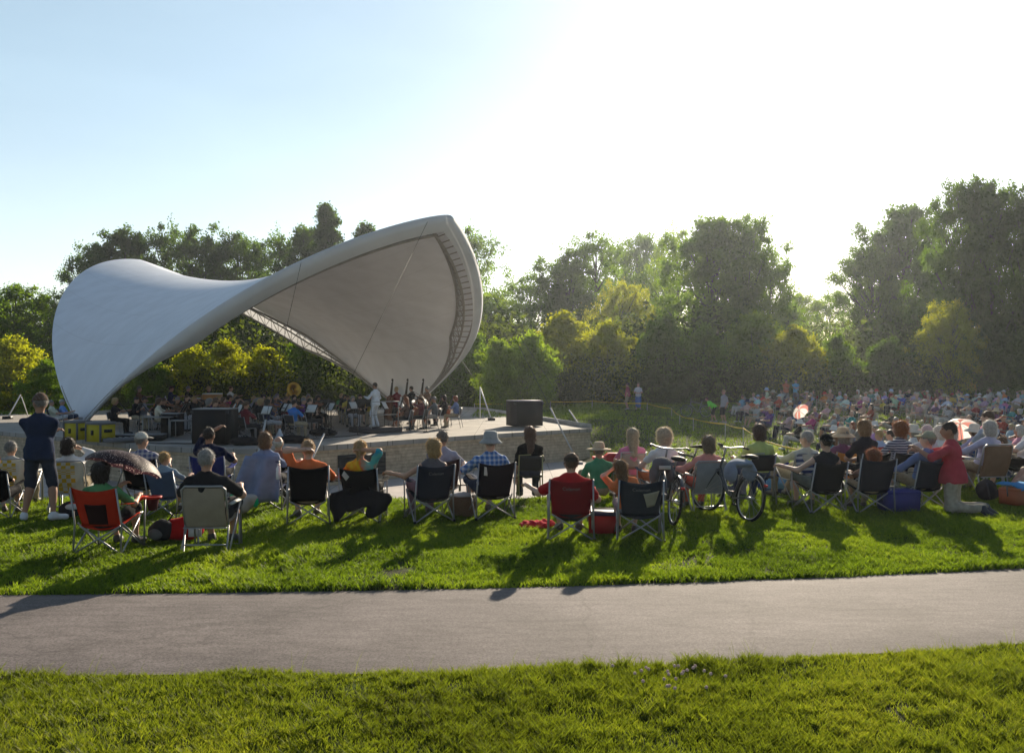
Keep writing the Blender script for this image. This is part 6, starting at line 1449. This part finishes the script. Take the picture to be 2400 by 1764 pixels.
_Rs = np.array(Matrix.Rotation(R_(-28), 3, 'X')); SHT.V = [v_ @ _Rs.T + np.array([0, 0, 1.02]) for v_ in SHT.V]; SHT = SHT.mesh('sheet', paper)
OV = [variant(dict(pose='sit', hip=.56, lean=-2, hy=-.06, feet=.1, L=l_, R=r_, hair=h_, fem=f_, leg=g_, sleeve=.8, head=(0, -12, 0), seed=i)) for i, (l_, r_, h_, f_, g_) in enumerate([('play', 'play', 'short', 0, 2), ('play', 'play', 'bob', 1, 2), ('play', 'play', 'long', 1, 1.2), ('face', 'play', 'pony', 1, 2), ('play', 'lap', 'short', 0, 1), ('fwd', 'play', 'curly', 1, 2)])]
CX, CY = at(880, 34.4), 34.4
def mcols(s, p=None, h=None): return {'shirt': SH.get(s, s) if isinstance(s, str) else s, 'pants': p or rc.choice([DG, BK, KH, (.4, .4, .42)]), 'hair': h or rc.choice([H_BR, H_DB, H_GR, H_BL]), 'skin': rc.choice([SK['f'], SK['p'], SK['t']]), 'shoe': (.03, .03, .03)}
def inst_at(kind, label, cat, x, y, yaw, off, meshes_, col, rx=0., ry=0., z=DZ):
    c, s = math.cos(yaw), math.sin(yaw)
    t = thing(kind, label, cat, (x + off[0] * c - off[1] * s, y + off[0] * s + off[1] * c, z + off[2]), 0, 'instruments of the orchestra'); t.rotation_euler = (rx, ry, yaw)
    for me in meshes_: link(me.name.split('.')[0], me, t, col=(.03, .02, .015) if me.name.startswith('neck') else col)
    return t
uniq = lambda l_: l_
PLC = lambda x, y: 'near deck edge' if y < 31 else 'mid stage' if y < 36.5 else 'back of stage'
def musician(x, y, shirt, inst, v=None, cols=None, yaw=None, st=True, near=''):
    yaw = math.atan2(-(CX - x), CY - y) if yaw is None else yaw
    v = rc.randrange(len(OV)) if v is None else v; pl = near or PLC(x, y)
    put(OV[v], uniq(f"{inst} player in {shirt} shirt, {pl}"), (x, y, DZ), yaw, mcols(shirt) if cols is None else cols, 'musicians of the orchestra')
    chair('stage', uniq(f"stage chair of the {inst} player in {shirt}, {pl}"), x, y, math.degrees(yaw), (.03, .03, .035), (.3, .3, .31), 'black stage chairs of the orchestra', z=DZ + .005)
    c, s = math.cos(yaw), math.sin(yaw)
    if st:
        sx, sy = x - s * .85, y + c * .85
        t = thing('music_stand', uniq(f"music stand of the {inst} player in {shirt}, {pl}"), 'music stand', (sx, sy, DZ), yaw, 'music stands of the orchestra')
        for nm, me in STN: link(nm, me, t)
        o = link('sheet_music', SHT, None, (sx, sy, DZ), yaw + 0); tag(o, uniq(f"sheet music of the {inst} player in {shirt}, {pl}"), 'sheet music', 'sheet music on the stands')
    lab = uniq(f"{inst} played by the musician in {shirt}, {pl}")
    if inst == 'violin': inst_at('violin', lab, 'violin', x, y, yaw, (-.1, .16, 1.12), VIO, (.22, .07, .02), R_(-100), R_(-20))
    elif inst == 'cello': inst_at('cello', lab, 'cello', x, y, yaw, (.02, .42, .22), CEL, (.30, .07, .018), R_(22), R_(-8))
    elif inst in ('flute', 'clarinet'): inst_at(inst, lab, inst, x, y, yaw, (0, .52, .72), [FLU], (.1, .1, .1), R_(40))
    elif inst == 'trumpet': inst_at('trumpet', lab, 'trumpet', x, y, yaw, (0, .14, 1.2), TRU, (1, 1, 1), R_(-8))
    elif inst == 'tuba': inst_at('tuba', lab, 'tuba', x, y, yaw, (0, .2, .62), TUB, (1, 1, 1))
for r0, angs, ins in ((2.7, (168, 192, 216, 120), ('violin', 'violin', 'violin', 'clarinet')), (4.4, (104, 117, 130, 143, 156, 169, 182, 195, 208, 220), ('flute', 'flute', 'clarinet', 'clarinet', 'flute', 'violin', 'violin', 'violin', 'violin', 'violin')), (6.1, (104, 114, 124, 134, 144, 154, 164, 174, 184, 194, 204, 214), ('clarinet', 'clarinet', 'trumpet', 'trumpet', 'clarinet', 'clarinet', 'clarinet', 'flute', 'violin', 'violin', 'violin', 'violin')), (7.9, (112, 121, 130, 139, 148, 157, 166, 175, 184, 194), ('trumpet', 'trumpet', 'tuba', 'trumpet', 'trumpet', 'trumpet', 'clarinet', 'clarinet', 'flute', 'violin')), (9.6, (128, 138, 148, 158, 168, 178, 188), ('trumpet', 'trumpet', 'clarinet', 'clarinet', 'flute', 'clarinet', 'flute'))):
    for a_, ins_ in zip(angs, ins):
        a_ = R_(a_ + rc.uniform(-3, 3)); x, yy = CX + r0 * math.cos(a_), CY + r0 * math.sin(a_)
        fy = np.interp(x, [p[0] for p in front], [p[1] for p in front])
        if yy < fy + 1.0 or (at(455, 27.9) < x < at(560, 27.9) and yy < 29.5): continue
        musician(x, yy, rc.choices(names, [2, 1, 8, 2, 4, 22, 2, 5, 1, 2, 1, 2, 0, 1, 4, 2, 6, 2, 1, 1])[0], ins_)
musician(at(578, 29.2), 29.2, 'maroon', 'flute', 3, near='near the big black box')
musician(at(690, 30.6), 30.6, 'blue', 'violin', 0, dict(mcols('blue', KH, H_DB), shirt=(.03, .17, .5)), near='right of the white bag')
musician(at(950, 34.6), 34.6, 'brown', 'cello', 2, mcols((.1, .06, .05), DG, H_RD), R_(78), near='nearest the conductor rail')
musician(at(985, 35.6), 35.6, 'maroon', 'cello', 3, mcols((.12, .03, .04), DG, H_BR), R_(72), near='second from the rail')
musician(at(1040, 38.6), 38.6, 'black', 'cello', 1, mcols('black', DG, H_DB), R_(74), near='in the rear pair')
musician(at(1016, 36.3), 36.3, 'grey', 'cello', 0, mcols((.12, .13, .14), (.4, .38, .34), H_GR), R_(75), near='between two cellists')
musician(at(1066, 37.2), 37.2, 'denim', 'cello', 1, mcols((.14, .19, .34), KH, H_RD), R_(80), False, 'at the end of the row')
def standing(v, x, y, yaw, label, cols, z=DZ, sc=1.0): put(v, label, (x, y, z), R_(yaw), cols, 'musicians of the orchestra', sc)
SP = [variant(dict(pose='stand', L='fwd', R='lap', hair='short', leg=2, sleeve=.8)), variant(dict(pose='stand', L=(-.3, .3, .25), R=(.3, .3, .2), hair='short', leg=2, sleeve=1.9, head=(0, -5, 0)), .022)]
for px, d, yw, lb in ((930, 38.2, 60, 'double bass player in dark top behind the cellists'), (1002, 39.5, 65, 'double bass player in brown top standing tall behind the cellists'), (965, 40.2, 62, 'double bass player in shade below the canopy foot')):
    x = at(px, d); standing(SP[0], x, d, yw, lb, mcols(rc.choice(['brown', 'black', 'maroon']), DG)); inst_at('double_bass', 'double bass of the ' + lb.split(' player ')[1] + ' player', 'double bass', x, d, R_(yw), (-.06, .36, .26), BAS, (.16, .05, .02), R_(10))
# conductor in white on a low podium with a rail
pod = thing('podium', 'low dark conductor podium with a pale metal rail at its back', 'podium', (CX, CY, DZ), R_(40))
link('platform', MB().box((0, 0, .1), (1.5, 1.5, .2), taper=.97).mesh('platform', mat('podium_carpet', (.045, .04, .045), .9)), pod)
link('rail', MB().tube([(-.6, -.68, .2), (-.6, -.7, 1.2), (.6, -.7, 1.2), (.6, -.68, .2)], .022, 7).tube([(-.6, -.7, .7), (.6, -.7, .7)], .014, 6).mesh('rail', steel, True), pod)
put(SP[1], 'conductor in an all white suit standing on the podium', (CX, CY, DZ + .2), R_(62), {'shirt': (.66, .67, .7), 'pants': (.62, .63, .66), 'hair': H_DB, 'skin': SK['t'], 'shoe': (.5, .5, .5)}, None, 1.0)
t = thing('music_stand', 'black music stand with open score in front of the conductor', 'music stand', (CX - .95, CY + .5, DZ), R_(62), 'music stands of the orchestra')
for nm, me in STN: link(nm, me, t)
o = link('sheet_music', SHT, None, (CX - .95, CY + .5, DZ), R_(62)); tag(o, 'open white score on the conductor stand', 'sheet music', 'sheet music on the stands')
# percussion and gear
def drum(px, d, r_, h, z, c, label, kind='drum'):
    x = at(px, d); t = thing(kind, label, 'drum', (x, d, DZ), 0)
    link('shell', MB().lathe([(r_ * .6, z - h), (r_, z - h * .45), (r_, z)], 18).mesh('shell', wood, True), t, col=c); link('drumhead', MB().lathe([(0, z + .012), (r_ * 1.03, z + .01), (r_ * 1.03, z - .05), (r_, z - .05)], 18).mesh('drumhead', paper), t)
    lg = MB()
    for k in range(3): a_ = k * 2.1; lg.tube([(r_ * .8 * math.cos(a_), r_ * .8 * math.sin(a_), z - h * .6), (r_ * 1.1 * math.cos(a_), r_ * 1.1 * math.sin(a_), .02)], .018, 5)
    link('legs', lg.mesh('legs', steel), t)
drum(498, 39, .42, .55, 1.42, (.45, .2, .07), 'large copper coloured kettle drum raised behind the big black box')
drum(472, 39.8, .36, .5, 1.2, (.35, .16, .07), 'smaller kettle drum left of the copper coloured one')
drum(428, 40.5, .34, .3, 1.0, (.25, .02, .02), 'red snare drum among the percussion tables')
for k, (px, d, sh_, lb) in enumerate([(540, 41, 'white', 'percussionist in white collar standing above the orchestra at the back'), (488, 40.6, 'black', 'percussionist in black behind the copper kettle drum'), (400, 40.2, 'navy', 'percussionist in navy with long hair behind the tables'), (325, 39.5, 'brown', 'stage hand in brown standing by the canopy edge'), (440, 41.2, 'black', 'percussionist in black in the deep shade of the canopy')]):
    standing(SP[0], at(px, d), d, -100 + 10 * k, lb, mcols(sh_, BK))
x = at(340, 35.5); put(OV[0], 'man in grey tee sitting alone by the black tables with his back turned', (x, 35.5, DZ), R_(-70), mcols('grey'), None); chair('stage', 'stage chair of the man in grey by the black tables', x, 35.5, -70, (.03, .03, .035), z=DZ + .005, group='black stage chairs of the orchestra')
def table(px, d, w_, dp, h, label, yaw=0):
    x = at(px, d); t = thing('table', label, 'table', (x, d, DZ), R_(yaw))
    link('tabletop', MB().box((0, 0, h), (w_, dp, .04)).mesh('tabletop', plast), t, col=(.22, .21, .2))
    for sx in (-1, 1):
        for sy in (-1, 1): link('leg', MB().tube([(sx * w_ * .46, sy * dp * .42, 0), (sx * w_ * .46, sy * dp * .42, h)], .016, 6).mesh('leg', tubem), t, col=(.3, .3, .3))
table(372, 31.5, 1.0, .6, .72, 'small grey table with thin metal legs left of the big black box')
table(430, 31.0, .8, .6, .62, 'low black table with bright metal frame beside the big black box')
table(400, 38.5, 3.0, .7, .95, 'long percussion table with pale keys in the shade', 8)
def case(label, cat, name, px, d, dims, yaw, c, extra, z=DZ):
    x = at(px, d); t = thing(name, label, cat, (x, d, z), R_(yaw)); w_, l_, h_ = dims
    link('body', MB().box((0, 0, h_ / 2 + .04), (w_, l_, h_)).mesh('body', plast), t, col=c)
    for nm, mb, cc in extra(w_, l_, h_): link(nm, mb.mesh(nm, plast), t, col=cc)
def cs_ex(w_, l_, h_):
    e = [('lid', MB().box((0, 0, h_ + .08), (w_ * 1.05, l_ * 1.05, .09)), (.16, .16, .17)), ('latch', MB().box((-w_ * .05, -l_ * .5 - .012, h_ * .6), (.1, .03, .16)), (.02, .02, .02)), ('latch', MB().box((w_ * .5 + .012, 0, h_ * .7), (.03, .3, .1)), (.02, .02, .02))]
    for sx in (-1, 1):
        e.append(('edge_trim', MB().box((sx * w_ * .5, -l_ * .5, h_ * .5 + .04), (.05, .05, h_)), (.10, .10, .1)))
    return e
case('yellow equipment case with black latch at the deck edge, left one', 'case', 'equipment_case', 182, 29.9, (.62, .55, .56), -25, (.42, .34, .015), cs_ex)
case('yellow equipment case with black latch at the deck edge, right one', 'case', 'equipment_case', 236, 29.0, (.66, .58, .56), -25, (.42, .34, .015), cs_ex)
def sp_ex(w_, l_, h_): return [('top', MB().box((0, 0, h_ + .055), (w_ * 1.0, l_, .03)), (.28, .28, .29)), ('grille', MB().box((0, -l_ / 2 - .012, h_ / 2 + .04), (w_ * .9, .02, h_ * .9)), (.006, .006, .007))] + [('corner', MB().box((s * w_ * .49, -l_ / 2 - .005, h_ * .96), (.1, .04, .1)), (.05, .05, .055)) for s in (-1, 1)]
case('large black speaker box standing alone at the right end of the deck', 'speaker', 'speaker_box', 1229, 38.4, (1.3, 1.0, 1.06), 22, (.014, .013, .016), sp_ex)
case('big black speaker stack at the deck edge left of the flute player', 'speaker', 'speaker_box', 505, 28.3, (1.15, .9, 1.08), -4, (.005, .005, .006), sp_ex)
case('black equipment rack between the metal legged tables', 'rack', 'equipment_rack', 404, 31.9, (.6, .6, .78), 0, (.012, .012, .014), sp_ex)
def ramp_(w_, l_, h_): return [('rung', MB().box((0, -l_ / 2 + l_ * k / 6, h_ + .05), (w_, .04, .02)), (.25, .25, .26)) for k in range(1, 6)]
case('small folded metal ramp lying beside the yellow cases', 'ramp', 'ramp', 285, 28.9, (.5, 1.1, .12), -50, (.14, .14, .15), ramp_)
case('flat black cable tray on the deck right of the ramp', 'tray', 'cable_tray', 325, 29.9, (1.7, 1.0, .16), 10, (.02, .02, .023), ramp_)
for px, d, lb in ((575, 27.8, 'black instrument bag lying near the maroon flute player'), (686, 28.7, 'rounded black instrument case lying at the deck edge'), (755, 32.2, 'small dark bag under the violins')):
    x = at(px, d); t = thing('instrument_case', lb, 'case', (x, d, DZ), R_(rc.uniform(-20, 20))); link('body', soft([ell((0, 0, .13), (.48, .2, .15)), ell((.3, 0, .1), (.25, .16, .11))], .03)('body', cloth), t, col=(.012, .012, .015)); link('handle', MB().tube([(-.1, 0, .26), (0, 0, .33), (.1, 0, .26)], .014, 5).mesh('handle', plast), t, col=(.05, .05, .05))
x = at(655, 29.8); t = thing('carrier_bag', 'white plastic carrier bag hanging from a stand beside the violins', 'bag', (x, 29.8, DZ), 0); link('body', soft([cone((0, 0, .12), (.02, 0, .4), .13, .03), ell((0, 0, .1), (.14, .1, .1))], .02)('body', cloth), t, col=(.5, .52, .56))
# microphone stands and loose cables
for px, d, h in ((838, 32.6, 1.5), (770, 31.4, 1.4), (1000, 34.4, 1.3)):
    x = at(px, d); t = thing('microphone_stand', uniq('thin black microphone stand near the deck edge' if px > 900 else 'thin black microphone stand among the front musicians' if px > 800 else 'thin black microphone stand left of the podium'), 'mic stand', (x, d, DZ), 0)
    link('pole', MB().tube([(0, 0, .02), (0, 0, h)], .012, 6).tube([(0, 0, h), (-.5, .2, h + .25)], .009, 6).lathe([(0, 0), (.15, 0), (.14, .025), (0, .03)], 12).mesh('pole', blk), t); link('microphone', MB().tube([(-.5, .2, h + .25), (-.6, .24, h + .28)], .022, 8).mesh('microphone', blk), t)
for pts, lb in (([(at(310, 29.5), 29.5), (at(360, 28.6), 28.6), (at(430, 28.2), 28.2), (at(475, 28.6), 28.6)], 'black cable looping along the deck left of the speaker stack'), ([(at(560, 27.6), 27.6), (at(640, 28.4), 28.6), (at(740, 30.4), 30.4), (at(850, 32.8), 32.9)], 'black cable running along the deck edge to the podium')):
    P_ = np.array([(x, y_, DZ + .02) for x, y_ in pts]); tt_ = np.linspace(0, len(P_) - 1, 30); P_ = np.stack([np.interp(tt_, range(len(P_)), P_[:, k]) for k in range(3)], -1); P_[:, 1] += .12 * np.sin(tt_ * 4)
    tag(MB().tube(P_, .018, 5).obj('cable', blk), lb, 'cable')

# labels that are still shared are told apart by their order across the picture
bpy.context.view_layer.update()
by = {}
for o in list(SC.objects):
    if o.parent is None and o.get('label') and o.get('category') and o.get('group') not in ('stakes of the barrier tape', 'clover blossoms by the path'): by.setdefault(o['label'], []).append(o)
for l_, os_ in by.items():
    if len(os_) > 1:
        os_.sort(key=lambda o: o.location.x / o.location.y)
        for k, o in enumerate(os_):
            o['label'] = l_ + (', leftmost' if k == 0 else ', rightmost' if k == len(os_) - 1 else f', {ORD[k]} from left')

# ------------------------------------------------------------------ evening haze
hz = MB().box((0, 95, 13.5), (480, 260, 36)).mesh('haze')
hm = bpy.data.materials.new('haze'); hm.use_nodes = True
N, L = hm.node_tree.nodes, hm.node_tree.links
N.remove(N['Principled BSDF'])
pv = N.new('ShaderNodeVolumePrincipled'); pv.inputs['Density'].default_value = .00028; pv.inputs['Color'].default_value = (.80, .88, 1.0, 1); pv.inputs['Anisotropy'].default_value = .6
L.new(pv.outputs[0], N['Material Output'].inputs['Volume'])
hz.materials.append(hm)
tag(link('haze', hz), kind='stuff')
